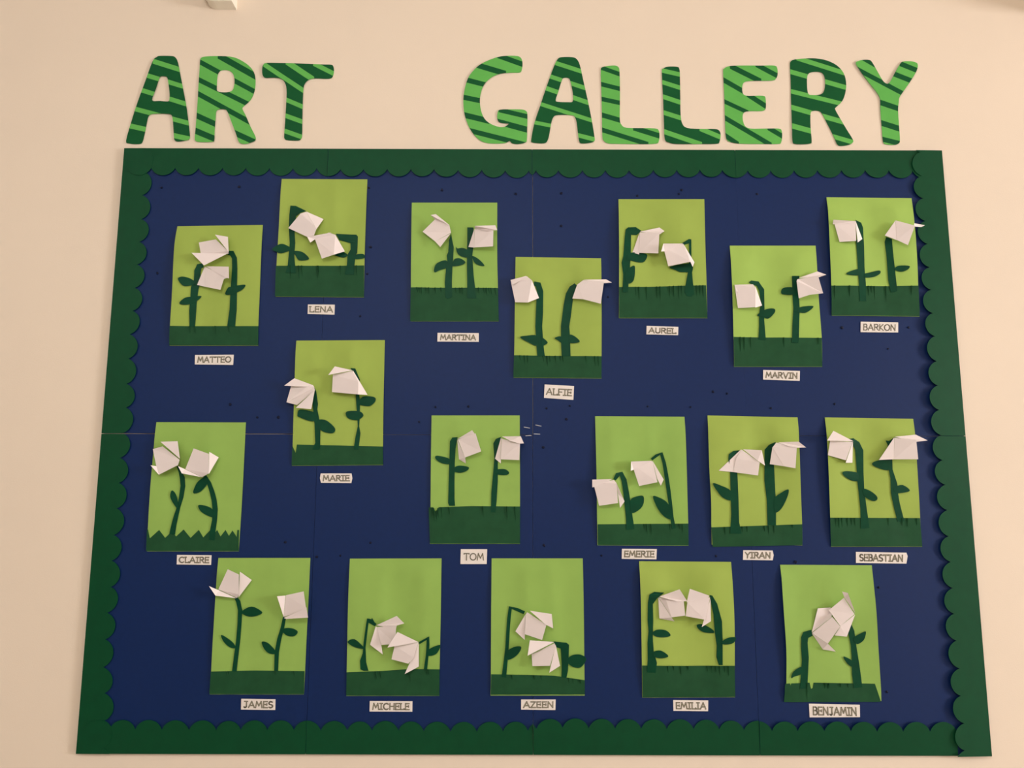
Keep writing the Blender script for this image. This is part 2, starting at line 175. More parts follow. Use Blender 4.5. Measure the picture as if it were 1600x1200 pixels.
{'text':'MARIE','lab':'lime card left of centre with rounded blob-like leaves and a notch in its grass','tl':'white word strip with notched ends under the card with blob-like leaves','yel':1,'lift':4,'L':[(-559.2,221.3),(-557.4,90.0),(-556.6,-23.3),(-556.7,-72.8)],'R':[(-350.5,223.3),(-349.3,90.6),(-347.8,-25.9),(-346.6,-70.6)],'G':[(-557.0,-26.5),(-548.9,-43.2),(-546.5,-23.9),(-347.7,-27.9)],'GB':[(-557.2,-72.2),(-346.5,-70.0)],'slit':[],'stem':[[(-510.9,109.5),(-506.3,99.7),(-501.2,70.4),(-502.3,57.4),(-497.4,37.9),(-493.2,12.1),(-492.5,-29.6),(-493.9,-36.0),(-510.6,-35.4),(-504.1,-20.1),(-507.5,25.0),(-512.0,57.3),(-513.5,70.3)],[(-428.1,154.8),(-416.7,154.1),(-405.5,127.8),(-406.8,96.7),(-403.8,73.9),(-403.6,44.7),(-404.4,18.8),(-400.7,2.7),(-404.3,-35.2),(-415.5,-35.2),(-412.2,-7.0),(-407.6,18.8),(-410.0,44.7),(-412.5,70.6),(-414.3,96.7),(-423.0,145.9)]],'leaf':[[(-547.6,44.2),(-542.4,57.1),(-513.2,52.4),(-500.0,44.3),(-502.8,34.6),(-515.5,29.7),(-543.2,39.3)],[(-508.5,31.3),(-499.6,33.9),(-480.2,32.1),(-459.6,13.7),(-464.7,2.4),(-485.6,5.6),(-502.2,18.4)],[(-407.6,77.0),(-395.1,88.5),(-370.8,86.9),(-368.2,77.1),(-381.5,65.7),(-403.5,68.9)],[(-436.3,47.7),(-429.5,54.2),(-403.7,53.6),(-395.3,43.0),(-409.5,33.2),(-428.9,36.4)]],'fl':[[[(-508.6,107.8,13.5),(-505.7,100.1,17.8),(-547.2,66.6,10.6),(-573.5,73.5,6.2),(-563.4,112.4,8.2),(-518.9,112.4,15.6)],[[(-505.8,100.6,18.5),(-513.2,56.9,14),(-549.2,59.7,14)],[(-554.0,128.0,19),(-511.2,112.6,14.2),(-508.5,107.7,14.2),(-576.7,110.7,19)]]],[[(-420.4,146.3,15.0),(-405.5,120.0,21.3),(-404.6,90.2,21.3),(-467.3,97.0,10.7),(-466.8,137.7,11.0)],[[(-419.9,147.7,14.7),(-385.2,91.1,8),(-404.6,90.2,21.0)],[(-460.3,155.3,23),(-420.3,147.5,15.7),(-474.6,135.1,23)]]]],'tag':[(-489.7,-90.1),(-418.9,-89.9),(-416.6,-101.0),(-418.8,-112.1),(-488.3,-111.6),(-491.2,-100.9)]},
{'text':'CLAIRE','lab':'green card at left with zigzag-cut grass and two upright tulip-like blooms','tl':'white word strip under the card with zigzag-cut grass','yel':0,'lift':2,'L':[(-876.0,27.4),(-877.6,-97.5),(-877.7,-216.7),(-876.7,-266.8)],'R':[(-668.1,27.3),(-666.9,-103.2),(-668.0,-219.2),(-668.7,-266.3)],'G':[(-879.3,-217.3),(-876.8,-218.2),(-871.6,-237.7),(-851.5,-219.1),(-837.0,-236.7),(-823.5,-222.7),(-812.7,-233.5),(-796.3,-218.0),(-779.4,-236.6),(-761.6,-218.8),(-750.5,-235.5),(-736.3,-220.0),(-724.9,-225.6),(-719.6,-218.7),(-711.2,-233.3),(-701.0,-218.7),(-692.4,-231.7),(-684.9,-219.9),(-674.6,-234.1),(-674.2,-218.6),(-670.1,-218.6)],'GB':[(-878.4,-266.1),(-668.5,-265.6)],'slit':[],'stem':[[(-820.8,-75.5),(-815.8,-87.7),(-812.2,-101.6),(-809.3,-119.2),(-811.1,-143.6),(-814.0,-165.6),(-820.2,-187.2),(-824.3,-206.0),(-828.0,-227.1),(-814.8,-229.5),(-813.1,-208.3),(-810.2,-189.7),(-806.6,-167.5),(-801.0,-145.6),(-798.4,-119.7),(-801.1,-99.4),(-808.9,-84.8),(-816.9,-73.5)],[(-757.8,-99.3),(-748.1,-114.9),(-741.5,-133.4),(-736.1,-151.7),(-732.7,-172.7),(-732.5,-197.0),(-735.8,-221.7),(-736.2,-240.5),(-723.6,-241.5),(-723.2,-223.2),(-721.1,-198.2),(-720.7,-172.5),(-724.9,-149.7),(-731.3,-130.3),(-739.6,-111.0),(-750.9,-95.0)]],'leaf':[[(-827.5,-129.6),(-816.2,-143.1),(-810.9,-171.3),(-823.1,-158.8),(-831.1,-143.1)],[(-750.7,-98.8),(-746.1,-111.4),(-761.4,-131.9),(-778.6,-135.8),(-774.9,-118.7),(-766.1,-106.7)],[(-765.8,-163.9),(-753.1,-163.3),(-733.7,-171.1),(-727.9,-189.8),(-742.2,-186.7),(-758.6,-177.4)]],'fl':[[[(-810.0,-60.5,13.4),(-811.9,-73.3,16.7),(-864.7,-74.9,8.0),(-876.0,-35.8,6.6),(-852.4,-29.6,10.5)],[[(-854.6,-19.7,18),(-815.6,-18.3,18),(-809.2,-58.3,14.1)],[(-864.4,-74.9,8.7),(-812.5,-73.3,17.4),(-854.1,-94.8,16),(-874.5,-73.4,16)]]],[[(-755.9,-99.8,14.0),(-796.2,-81.8,11.2),(-778.7,-34.5,14.6),(-740.7,-47.4,20.8),(-738.1,-91.5,20.8)],[[(-740.1,-42.7,20.5),(-722.4,-54.6,9),(-738.1,-93.1,20.5)],[(-809.0,-75.4,21),(-796.8,-81.9,11.9),(-757.3,-99.8,14.7),(-799.4,-91.7,21)]]]],'tag':[(-808.2,-274.6),(-729.9,-275.1),(-729.9,-296.6),(-807.7,-295.8)]},
{'text':'TOM','lab':'green card below centre, wide dark grass overhanging its left edge, two straight stems','tl':'squarish white strip with a three-letter word below the centre','yel':0,'lift':2,'L':[(-237.0,44.7),(-236.5,-55.6),(-235.5,-164.7),(-235.6,-248.7)],'R':[(-31.9,45.3),(-31.1,-86.9),(-30.9,-248.2)],'G':[(-239.6,-166.9),(-229.1,-166.3),(-223.6,-176.3),(-216.4,-166.2),(-142.0,-163.5),(-31.0,-164.2)],'GB':[(-235.3,-248.1),(-30.9,-247.6)],'slit':[(-233.2,-166.5,-231.6,-190.0),(-228.1,-168.0,-226.4,-197.7),(-221.7,-173.7,-220.0,-198.6),(-218.0,-168.4,-216.4,-190.3),(-210.1,-166.0,-208.4,-194.1),(-192.7,-165.4,-191.1,-184.1),(-116.0,-163.7,-114.5,-188.7),(-61.1,-164.0,-59.7,-198.4),(-42.1,-164.1,-40.8,-198.5)],'stem':[[(-175.6,-5.9),(-187.8,-6.9),(-193.2,-15.6),(-194.1,-65.2),(-194.9,-119.0),(-195.3,-156.8),(-192.6,-163.0),(-179.3,-163.0),(-180.8,-147.3),(-181.4,-106.4),(-181.3,-65.1),(-180.1,-33.2),(-176.8,-14.0)],[(-74.5,-4.7),(-87.4,-9.9),(-92.7,-20.2),(-90.3,-55.3),(-93.9,-99.8),(-97.1,-134.5),(-97.5,-176.9),(-87.4,-177.8),(-84.3,-150.2),(-82.0,-106.1),(-82.3,-64.9),(-79.2,-32.9)]],'leaf':[[(-226.8,-52.6),(-221.4,-48.7),(-197.3,-54.1),(-191.5,-62.0),(-195.5,-68.4),(-211.5,-65.9),(-222.8,-58.9)],[(-184.9,-77.9),(-171.5,-71.5),(-149.8,-74.6),(-152.3,-82.6),(-168.2,-88.0),(-184.8,-84.2)],[(-85.3,-80.8),(-66.2,-79.2),(-56.0,-87.1),(-63.0,-92.8),(-84.3,-90.9)]],'fl':[[[(-174.8,-11.5,3.3),(-133.4,1.8,14.5),(-120.2,-39.8,16.7),(-157.0,-53.4,10.3)],[[(-176.2,-11.5,3.0),(-157.0,-53.4,10.0),(-155.6,-66.7,3),(-171.7,-57.2,3)],[(-175.5,-10.2,3.0),(-142.0,10.1,4),(-133.4,-2.0,14.2)]]],[[(-74.1,-9.4,8.3),(-31.4,-20.7,19.9),(-32.9,-59.3,19.6),(-75.1,-57.4,12.1)],[[(-74.8,-6.2,8.0),(-75.2,-66.7,7),(-88.6,-55.6,7)],[(-72.9,-4.6,9.0),(-29.8,-4.9,21),(-22.5,-21.4,21),(-32.0,-22.0,20.6),(-53.6,-15.8,21)]]]],'tag':[(-165.3,-260.3),(-105.5,-260.2),(-106.2,-293.1),(-165.8,-293.3)]},
{'text':'EMERIE','lab':'green card with thin hooked stems, two large leaves and both blooms drooping left','tl':'white word strip under the card with thin hooked stems','yel':0,'lift':5,'L':[(143.5,44.1),(144.3,-70.5),(144.7,-202.8),(145.0,-250.9)],'R':[(351.6,43.4),(352.1,-70.0),(352.2,-202.2),(352.0,-251.3)],'G':[(145.6,-203.7),(352.1,-201.6)],'GB':[(145.9,-250.2),(351.9,-250.6)],'slit':[(251.5,-202.6,252.5,-216.6),(257.9,-202.6,258.6,-227.4),(267.4,-202.5,268.0,-230.4),(310.0,-202.0,310.8,-220.7),(330.6,-201.8,331.5,-215.8),(338.5,-201.8,339.1,-223.5)],'stem':[[(187.8,-104.5),(195.9,-95.7),(196.9,-93.1),(201.5,-105.4),(205.6,-134.7),(208.5,-166.0),(210.6,-190.9),(210.7,-215.8),(229.6,-214.2),(226.3,-189.3),(223.0,-164.2),(218.8,-132.7),(213.2,-102.1),(203.8,-84.6),(188.7,-87.8),(182.4,-101.2)],[(273.9,-58.2),(285.2,-50.0),(292.2,-45.0),(297.0,-64.7),(300.4,-93.1),(304.3,-124.6),(308.0,-156.0),(311.2,-187.3),(315.0,-213.9),(323.1,-212.5),(318.8,-186.2),(316.2,-154.9),(313.2,-123.4),(309.3,-91.7),(304.6,-63.0),(297.7,-39.4),(282.0,-44.6),(270.5,-53.7)]],'leaf':[[(221.3,-149.4),(236.7,-140.6),(251.0,-139.9),(251.6,-155.6),(242.4,-169.7),(223.3,-177.6)],[(273.2,-140.8),(287.4,-143.0),(304.6,-153.9),(314.5,-174.2),(315.9,-192.3),(299.0,-186.7),(283.6,-168.0)]],'fl':[[[(182.9,-104.1,11.4),(187.8,-112.1,16.4),(190.2,-155.8,16.9),(148.4,-162.1,9.3),(138.1,-119.8,7.4),(136.7,-108.8,7.1)],[[(186.4,-106.3,11.1),(206.6,-152.0,6),(196.2,-166.7,6),(191.4,-133.8,6)],[(132.5,-103.5,18),(179.7,-101.6,12.1),(138.1,-119.9,8.1),(133.3,-120.5,8.1)]]],[[(272.0,-60.8,15.0),(280.9,-108.8,21.0),(240.3,-117.2,13.5),(229.6,-81.9,11.5),(227.4,-67.7,11.0)],[[(272.1,-59.8,14.7),(297.3,-102.2,10),(290.6,-116.3,10),(282.4,-100.6,10)],[(221.9,-62.0,23),(271.3,-59.9,15.7),(228.6,-80.4,12.2),(220.6,-83.3,23)]]]],'tag':[(200.7,-258.5),(279.7,-258.9),(278.2,-281.7),(199.7,-280.7)]},
{'text':'YIRAN','lab':'lime card in the middle row with thick stems, upswept leaves and hat-shaped blooms','tl':'white word strip with a torn right end under the card with hat-shaped blooms','yel':1,'lift':7,'L':[(405.2,46.5),(403.5,-69.9),(405.5,-148.9),(404.4,-208.3),(404.6,-248.7)],'R':[(614.8,42.5),(612.1,-85.2),(611.5,-201.6),(610.9,-250.0)],'G':[(404.2,-209.9),(611.3,-202.5)],'GB':[(406.5,-253.6),(610.7,-249.3)],'slit':[(434.9,-208.8,435.5,-227.4),(474.5,-207.4,475.2,-221.4),(485.6,-207.0,486.2,-222.5),(525.1,-205.6,525.7,-221.1),(534.6,-205.2,534.8,-228.5),(547.3,-204.8,547.5,-226.5),(588.5,-203.3,589.3,-212.6)],'stem':[[(474.8,-34.6),(460.3,-36.3),(448.8,-44.3),(447.4,-55.5),(450.4,-85.7),(450.3,-129.9),(450.6,-180.1),(446.7,-223.7),(472.6,-223.7),(468.2,-198.8),(468.0,-148.8),(467.3,-85.6),(469.2,-53.8)],[(559.0,-15.2),(544.3,-21.6),(534.1,-32.9),(532.5,-69.6),(530.3,-104.5),(533.7,-148.6),(532.7,-204.9),(552.3,-204.8),(553.8,-173.6),(554.2,-117.1),(554.1,-72.7),(552.4,-53.6)]],'leaf':[[(410.0,-110.5),(426.7,-114.9),(450.8,-127.4),(450.6,-148.8),(432.1,-142.6),(419.9,-128.5)],[(551.0,-145.4),(567.5,-131.2),(583.8,-123.9),(579.7,-142.2),(565.8,-167.3),(551.5,-175.2)]],'fl':[[[(478.5,-33.3,6.0),(515.2,-63.4,17.4),(510.4,-93.0,16.7),(457.1,-84.9,6.6),(464.4,-54.2,7.8)],[[(477.6,-32.6,5.7),(457.2,-84.9,6.3),(424.5,-81.7,4)],[(481.5,-32.7,6.7),(521.3,-35.5,17),(527.1,-70.3,17),(510.4,-59.3,18.1)]]],[[(558.3,-17.3,8.6),(600.7,-27.6,21.0),(595.3,-76.6,20.4),(570.9,-71.7,15.7),(548.1,-28.7,11.0)],[[(548.2,-28.0,10.7),(571.0,-71.7,15.4),(541.2,-66.7,8)],[(562.0,-16.7,9.3),(605.5,-15.8,20),(622.3,-29.1,20),(600.4,-29.9,21.7),(582.7,-26.7,20)]]]],'tag':[(476.1,-260.9),(542.5,-261.3),(544.5,-271.5),(541.8,-283.2),(474.5,-282.4)]},
{'text':'SEBASTIAN','lab':'lime card at the right of the middle row with twisting stems and four leaves','tl':'longest white word strip, under the right card of the middle row','yel':1,'lift':6,'L':[(678.3,42.7),(676.8,-53.2),(675.6,-187.4),(675.6,-252.6)],'R':[(883.8,40.0),(884.6,-36.6),(882.1,-186.8),(883.0,-252.1)],'G':[(675.4,-187.4),(881.2,-187.8)],'GB':[(675.4,-252.0),(882.8,-251.4)],'slit':[(688.0,-187.4,688.0,-209.2),(695.0,-187.4,694.8,-212.3),(702.3,-187.4,702.1,-210.8),(714.9,-187.4,714.9,-209.3),(724.4,-187.5,724.6,-206.2),(732.3,-187.5,732.3,-209.3),(808.3,-187.6,808.3,-206.3),(840.0,-187.7,840.0,-206.4),(852.7,-187.7,852.4,-209.5),(873.3,-187.8,873.3,-204.9)],'stem':[[(729.5,-7.7),(739.9,-6.0),(753.8,-14.7),(762.2,-33.9),(759.0,-84.9),(758.2,-122.8),(760.5,-160.5),(764.6,-210.5),(744.6,-212.1),(746.5,-166.8),(745.1,-129.2),(743.4,-103.9),(743.5,-62.6),(742.6,-30.7)],[(834.9,-3.2),(821.4,-11.9),(813.4,-11.3),(817.6,-20.9),(813.7,-54.5),(815.5,-75.2),(818.8,-97.4),(818.0,-132.1),(823.6,-166.6),(830.1,-196.3),(845.4,-194.7),(837.1,-154.1),(834.5,-132.1),(833.9,-110.0),(824.9,-78.3),(827.2,-20.9)]],'leaf':[[(708.3,-87.6),(717.3,-81.8),(743.6,-84.9),(747.8,-94.4),(743.9,-104.9),(724.1,-100.8)],[(754.6,-122.9),(767.2,-124.4),(783.8,-136.9),(785.4,-146.4),(775.1,-149.5),(757.4,-138.6)],[(778.9,-65.8),(790.6,-57.8),(816.3,-56.1),(816.4,-78.4),(795.8,-75.9)],[(824.8,-119.5),(845.9,-113.1),(861.8,-126.4),(835.0,-132.1),(827.3,-129.0)]],'fl':[[[(732.4,-15.6,13.0),(714.0,-57.7,14.3),(676.3,-45.6,7.0),(683.2,-12.1,7.9)],[[(733.2,-15.5,12.7),(732.6,-62.8,5),(713.2,-63.3,14.0)],[(687.4,9.3,19),(734.4,-14.0,13.7),(671.8,-13.0,19)]]],[[(831.2,-5.3,7.3),(874.3,-11.0,20.1),(875.1,-55.4,20.9),(824.7,-55.0,11.1)],[[(830.8,-4.6,7.0),(824.9,-54.9,10.8),(791.6,-56.5,8)],[(832.5,-3.0,7.0),(880.9,2.0,7),(907.2,-11.4,7),(873.2,-15.7,19.8)]]]],'tag':[(731.8,-263.9),(846.3,-265.5),(848.6,-272.9),(844.6,-289.8),(730.3,-288.5)]},
{'text':'JAMES','lab':'green card leftmost in the bottom row, two upright blooms on thin curved stems','tl':'white word strip under the leftmost card of the bottom row','yel':0,'lift':2,'L':[(-714.1,-281.1),(-714.8,-408.4),(-715.2,-526.9),(-716.1,-576.3)],'R':[(-505.8,-280.6),(-506.4,-401.6),(-507.6,-526.4),(-508.1,-575.8)],'G':[(-715.6,-527.4),(-616.1,-525.0),(-508.5,-526.3)],'GB':[(-716.6,-575.6),(-508.0,-575.1)],'slit':[(-679.9,-526.6,-678.0,-537.3),(-675.1,-526.4,-673.4,-535.6),(-571.4,-525.6,-569.7,-534.7),(-531.5,-526.0,-529.7,-536.7)],'stem':[[(-671.4,-369.7),(-667.3,-378.2),(-662.7,-395.8),(-662.3,-426.5),(-663.5,-463.6),(-666.3,-494.3),(-668.7,-526.5),(-658.5,-527.6),(-656.7,-495.4),(-654.5,-464.4),(-653.3,-427.0),(-653.1,-395.3),(-658.2,-375.3),(-665.4,-366.2)],[(-560.7,-408.7),(-564.8,-431.9),(-571.7,-456.6),(-576.2,-485.0),(-575.6,-525.2),(-566.7,-525.5),(-566.6,-485.9),(-562.8,-458.6),(-557.2,-433.6),(-553.7,-410.0)]],'leaf':[[(-654.7,-400.1),(-640.1,-389.1),(-625.7,-388.5),(-607.3,-400.0),(-621.4,-407.8),(-639.1,-408.8)],[(-697.0,-449.1),(-686.5,-453.1),(-669.8,-465.4),(-663.4,-476.8),(-677.3,-474.7),(-690.8,-462.4)],[(-562.0,-438.8),(-552.6,-433.5),(-536.5,-435.0),(-526.6,-441.8),(-534.2,-451.1),(-550.3,-449.6)],[(-605.8,-463.7),(-592.9,-465.2),(-577.8,-478.5),(-573.2,-488.9),(-588.6,-488.3),(-600.3,-477.6)]],'fl':[[[(-662.6,-367.5,11.4),(-706.8,-349.5,7.8),(-687.0,-305.0,11.6),(-659.6,-316.2,16.2),(-657.6,-359.5,16.1)],[[(-661.4,-310.8,5),(-633.9,-329.1,5),(-659.6,-366.3,11.1)],[(-724.8,-341.4,17),(-704.8,-351.6,8.5),(-664.0,-368.1,12.1),(-709.2,-362.0,17)]]],[[(-558.3,-408.6,7.4),(-553.2,-361.2,12.5),(-512.2,-351.9,19.7),(-505.7,-386.6,20.6),(-541.3,-403.0,14.2)],[[(-570.7,-362.5,21),(-554.0,-361.7,13.2),(-558.2,-407.0,8.1)],[(-557.1,-410.7,8.1),(-504.3,-385.9,21.3),(-500.2,-408.3,20),(-548.2,-411.5,20)]]]],'tag':[(-646.1,-585.4),(-570.5,-586.1),(-570.0,-608.8),(-645.6,-608.1)]},
{'text':'MICHELE','lab':'green card with two blooms meeting low near the grass between thin angular stems','tl':'white word strip under the card with blooms meeting near the grass','yel':0,'lift':2,'L':[(-416.3,-281.9),(-416.3,-407.7),(-414.9,-527.7),(-414.5,-578.7)],'R':[(-208.6,-280.8),(-208.2,-407.2),(-209.0,-521.7),(-208.7,-578.2)],'G':[(-414.8,-528.2),(-340.4,-525.6),(-273.5,-521.2),(-208.9,-521.6)],'GB':[(-414.4,-577.9),(-208.6,-577.5)],'slit':[(-350.0,-525.9,-348.2,-544.3),(-340.4,-525.6,-338.8,-540.9),(-279.8,-521.6,-278.2,-539.9),(-275.1,-521.3,-273.1,-551.8),(-238.3,-521.4,-236.8,-533.7),(-233.5,-521.4,-232.0,-533.7)],'stem':[[(-351.1,-423.8),(-363.3,-413.6),(-372.4,-412.0),(-374.5,-426.1),(-378.9,-463.3),(-380.4,-488.0),(-385.7,-503.4),(-384.4,-521.8),(-377.0,-524.9),(-366.5,-524.9),(-372.1,-506.5),(-374.3,-475.7),(-371.4,-444.7),(-368.9,-421.4),(-354.2,-429.1)],[(-256.0,-463.0),(-233.1,-450.6),(-232.1,-469.2),(-233.9,-493.8),(-236.6,-521.5),(-244.0,-520.9),(-240.3,-493.9),(-239.1,-475.4),(-238.7,-458.3),(-254.6,-467.7)]],'leaf':[[(-414.9,-463.2),(-399.8,-457.0),(-381.7,-470.9),(-377.3,-478.0),(-399.2,-474.0)],[(-235.5,-492.1),(-232.5,-478.2),(-210.2,-468.9),(-208.5,-475.1),(-217.9,-489.0)],[(-361.7,-419.7),(-361.9,-410.9),(-357.9,-415.9),(-355.2,-421.2)]],'fl':[[[(-349.6,-430.4,4.1),(-305.6,-427.0,15.9),(-305.3,-464.5,15.7),(-337.4,-468.0,10.0)],[[(-352.3,-428.9,3.8),(-345.7,-433.5,3.8),(-335.2,-489.1,4),(-363.9,-468.5,4)],[(-350.6,-426.5,4.8),(-304.7,-404.8,15),(-287.6,-420.9,15),(-303.9,-425.3,16.6),(-305.6,-433.3,15)]]],[[(-255.2,-461.1,17.5),(-265.4,-493.8,19.4),(-276.5,-506.4,17.4),(-314.8,-498.6,10.5),(-308.3,-469.2,11.8)],[[(-301.3,-438.4,22),(-255.1,-460.3,18.2),(-322.7,-471.5,22)],[(-254.6,-462.0,17.2),(-254.2,-514.0,9),(-285.0,-530.0,9)]]]],'tag':[(-362.1,-589.3),(-268.0,-589.7),(-267.8,-611.7),(-362.1,-611.4)]},
{'text':'AZEEN','lab':'green card middle of the bottom row, tall thin left stem and short thick right stem','tl':'white word strip under the middle card of the bottom row','yel':0,'lift':3,'L':[(-95.2,-280.5),(-95.4,-406.9),(-95.2,-532.2),(-95.9,-577.3)],'R':[(111.3,-280.0),(112.2,-406.4),(112.3,-542.4),(112.6,-576.8)],'G':[(-94.6,-531.5),(-24.9,-532.8),(45.3,-534.8),(112.9,-543.8)],'GB':[(-95.2,-575.4),(112.5,-574.6)],'slit':[(-48.9,-532.4,-47.6,-543.0),(0.6,-533.5,1.9,-544.2),(16.6,-534.0,17.8,-543.2),(77.2,-539.0,78.4,-551.3),(86.8,-540.3,87.9,-552.5),(102.7,-542.4,103.9,-551.6)],'stem':[[(-19.7,-395.8),(-35.1,-389.2),(-55.6,-385.0),(-59.5,-412.5),(-61.7,-443.7),(-63.5,-474.6),(-67.2,-505.3),(-71.5,-537.4),(-61.3,-538.5),(-58.3,-506.2),(-55.8,-475.2),(-54.0,-444.2),(-51.8,-413.2),(-49.4,-390.6),(-37.6,-395.7),(-22.6,-402.1)],[(44.0,-460.8),(72.9,-463.8),(78.6,-468.4),(77.4,-499.3),(75.6,-523.8),(72.3,-539.1),(61.2,-537.6),(62.0,-508.5),(60.0,-476.2),(48.8,-473.1)]],'leaf':[[(-58.6,-482.5),(-44.2,-473.2),(-28.9,-472.2),(-30.8,-482.4),(-42.6,-494.7),(-58.9,-500.3)],[(74.2,-499.1),(87.0,-489.8),(104.7,-489.2),(116.4,-498.4),(104.4,-515.9),(88.4,-515.9),(76.7,-508.3)]],'fl':[[[(-14.8,-397.4,4.6),(27.5,-423.0,16.4),(17.9,-455.7,14.6),(-20.0,-444.5,7.6),(-18.7,-402.6,7.9)],[[(-19.3,-402.6,7.6),(-20.2,-457.7,3),(-41.1,-439.1,3)],[(-9.3,-392.5,18),(39.3,-399.5,18),(42.4,-430.4,18),(25.9,-422.3,17.1)]]],[[(45.5,-462.4,16.4),(47.8,-468.3,20.9),(35.0,-510.0,18.5),(-3.5,-512.1,11.4),(-5.0,-487.0,11.1)],[[(-9.4,-455.3,23),(44.8,-459.8,17.1),(-14.2,-487.9,23)],[(47.8,-465.3,20.6),(57.7,-511.6,10),(33.7,-526.3,10)]]]],'tag':[(-28.1,-585.5),(48.3,-585.3),(47.5,-607.4),(-28.1,-606.7)]},
{'text':'EMILIA','lab':'lime card in the bottom row, two arching stems with blooms meeting at top middle','tl':'white word strip under the card with arching stems and joined blooms','yel':1,'lift':5,'L':[(238.9,-285.9),(240.0,-388.7),(239.6,-511.3),(239.6,-580.9)],'R':[(447.3,-286.9),(449.2,-388.1),(446.0,-512.3),(444.9,-579.5)],'G':[(240.1,-511.8),(335.4,-513.1),(445.8,-512.2)],'GB':[(240.2,-580.2),(444.8,-578.8)],'slit':[(297.0,-512.6,297.9,-527.9),(309.8,-512.7,310.8,-523.5),(325.8,-513.0,326.4,-536.0),(341.8,-513.0,342.8,-522.3),(385.0,-512.7,385.8,-526.5),(394.6,-512.6,395.3,-531.0),(403.3,-512.6,404.0,-527.9),(412.2,-512.5,412.7,-535.5),(423.4,-512.4,424.1,-527.7),(431.4,-512.3,431.8,-535.3)],'stem':[[(292.9,-354.4),(270.3,-352.2),(258.8,-358.6),(255.2,-375.9),(253.7,-413.5),(255.4,-438.4),(252.6,-463.2),(252.4,-500.2),(250.2,-526.3),(269.3,-527.2),(273.0,-506.3),(266.2,-481.7),(264.7,-450.8),(266.6,-413.4),(266.4,-379.0),(276.4,-366.4)],[(394.2,-359.2),(400.6,-360.4),(411.0,-378.6),(420.3,-416.2),(420.4,-456.6),(419.1,-510.6),(410.4,-510.6),(405.6,-493.7),(407.1,-469.0),(403.4,-438.0),(401.5,-400.6),(396.9,-375.5)]],'leaf':[[(263.8,-441.3),(276.2,-434.4),(295.5,-436.6),(304.8,-447.4),(288.6,-451.2),(271.0,-449.0)],[(264.8,-483.1),(281.5,-479.3),(298.8,-491.3),(284.3,-496.2),(268.4,-493.2)],[(364.3,-425.5),(376.3,-423.0),(395.3,-431.7),(402.1,-441.0),(382.1,-441.0),(369.5,-434.8)],[(418.8,-459.5),(433.2,-451.7),(449.9,-450.8),(444.0,-462.6),(429.4,-466.3),(419.8,-465.1)]],'fl':[[[(279.6,-364.8,2.6),(293.5,-364.9,9.4),(332.5,-368.3,16.8),(334.6,-401.8,17.4),(305.8,-406.4,11.9)],[[(278.7,-364.8,2.3),(305.8,-407.0,11.6),(313.5,-416.1,4),(279.8,-410.0,4)],[(281.2,-362.5,3.3),(324.3,-345.3,16),(340.3,-370.9,16),(317.1,-371.6,16),(285.2,-363.2,16)]]],[[(391.7,-362.9,16.9),(379.3,-410.8,19.1),(337.4,-404.2,11.1),(342.0,-374.5,11.8)],[[(346.2,-343.7,22),(389.4,-358.7,17.6),(387.6,-365.0,17.6),(340.3,-374.4,12.5)],[(392.6,-366.0,16.6),(393.8,-415.2,9),(373.1,-427.7,9)]]]],'tag':[(308.0,-586.0),(385.3,-586.5),(384.2,-609.2),(308.0,-608.7)]},
{'text':'BENJAMIN','lab':'green card rightmost in the bottom row, two interlocked blooms, wavy right edge','tl':'white word strip under the rightmost card of the bottom row','yel':0,'lift':7,'L':[(558.1,-293.0),(559.3,-403.5),(561.0,-481.2),(558.7,-548.8),(557.7,-587.8)],'R':[(765.8,-293.5),(767.2,-387.4),(766.9,-465.3),(767.8,-548.3),(767.8,-586.4)],'G':[(555.6,-550.2),(566.5,-549.3),(567.8,-554.2),(569.7,-549.3),(610.6,-548.0),(613.3,-561.4),(617.3,-559.2),(619.5,-547.9),(754.7,-549.8)],'GB':[(552.4,-589.5),(766.5,-588.4)],'slit':[(643.1,-548.3,643.7,-560.5),(650.1,-548.4,650.6,-562.1),(652.7,-548.4,653.2,-560.6),(678.2,-548.7,678.8,-559.4),(694.7,-549.0,695.4,-559.6),(604.2,-548.2,603.4,-587.1)],'stem':[[(618.5,-433.8),(600.5,-439.1),(595.1,-450.0),(593.9,-474.7),(594.8,-499.4),(592.1,-527.0),(587.9,-560.6),(604.4,-560.6),(607.8,-527.0),(610.5,-493.2),(609.0,-462.3),(611.1,-451.5),(621.0,-446.8)],[(710.9,-423.3),(716.5,-437.2),(718.2,-462.1),(723.1,-511.4),(726.6,-557.2),(707.4,-558.8),(705.1,-529.8),(706.7,-493.0),(706.6,-468.3),(702.0,-437.3)]],'leaf':[[(569.5,-537.6),(575.0,-523.8),(594.7,-513.0),(593.3,-528.3),(576.1,-534.5)],[(714.6,-451.1),(728.6,-442.7),(741.1,-438.0),(735.8,-455.7),(722.4,-465.0),(714.7,-460.4)],[(687.7,-492.2),(699.7,-495.9),(708.8,-503.5),(708.8,-514.3),(697.3,-508.2)]],'fl':[[[(619.6,-441.2,2.3),(661.9,-404.5,14.5),(677.1,-424.1,17.7),(649.7,-462.0,12.7)],[[(619.2,-440.0,2.0),(634.8,-387.3,4),(663.9,-385.6,4),(666.1,-393.4,4),(660.4,-405.2,14.2)],[(619.7,-442.1,2.0),(649.8,-462.0,12.4),(669.7,-480.4,4),(641.2,-475.8,4)]]],[[(711.8,-398.4,17.2),(690.6,-363.1,16.9),(657.7,-391.0,10.8),(679.6,-424.5,15.5)],[[(683.6,-348.7,26),(696.2,-351.7,26),(713.8,-397.1,17.9),(691.9,-363.6,17.6)],[(713.4,-399.4,16.9),(694.8,-447.8,10),(667.8,-445.4,10),(679.7,-424.5,15.2)]]]],'tag':[(607.6,-592.9),(719.7,-594.8),(718.7,-620.8),(607.6,-621.6)]}]
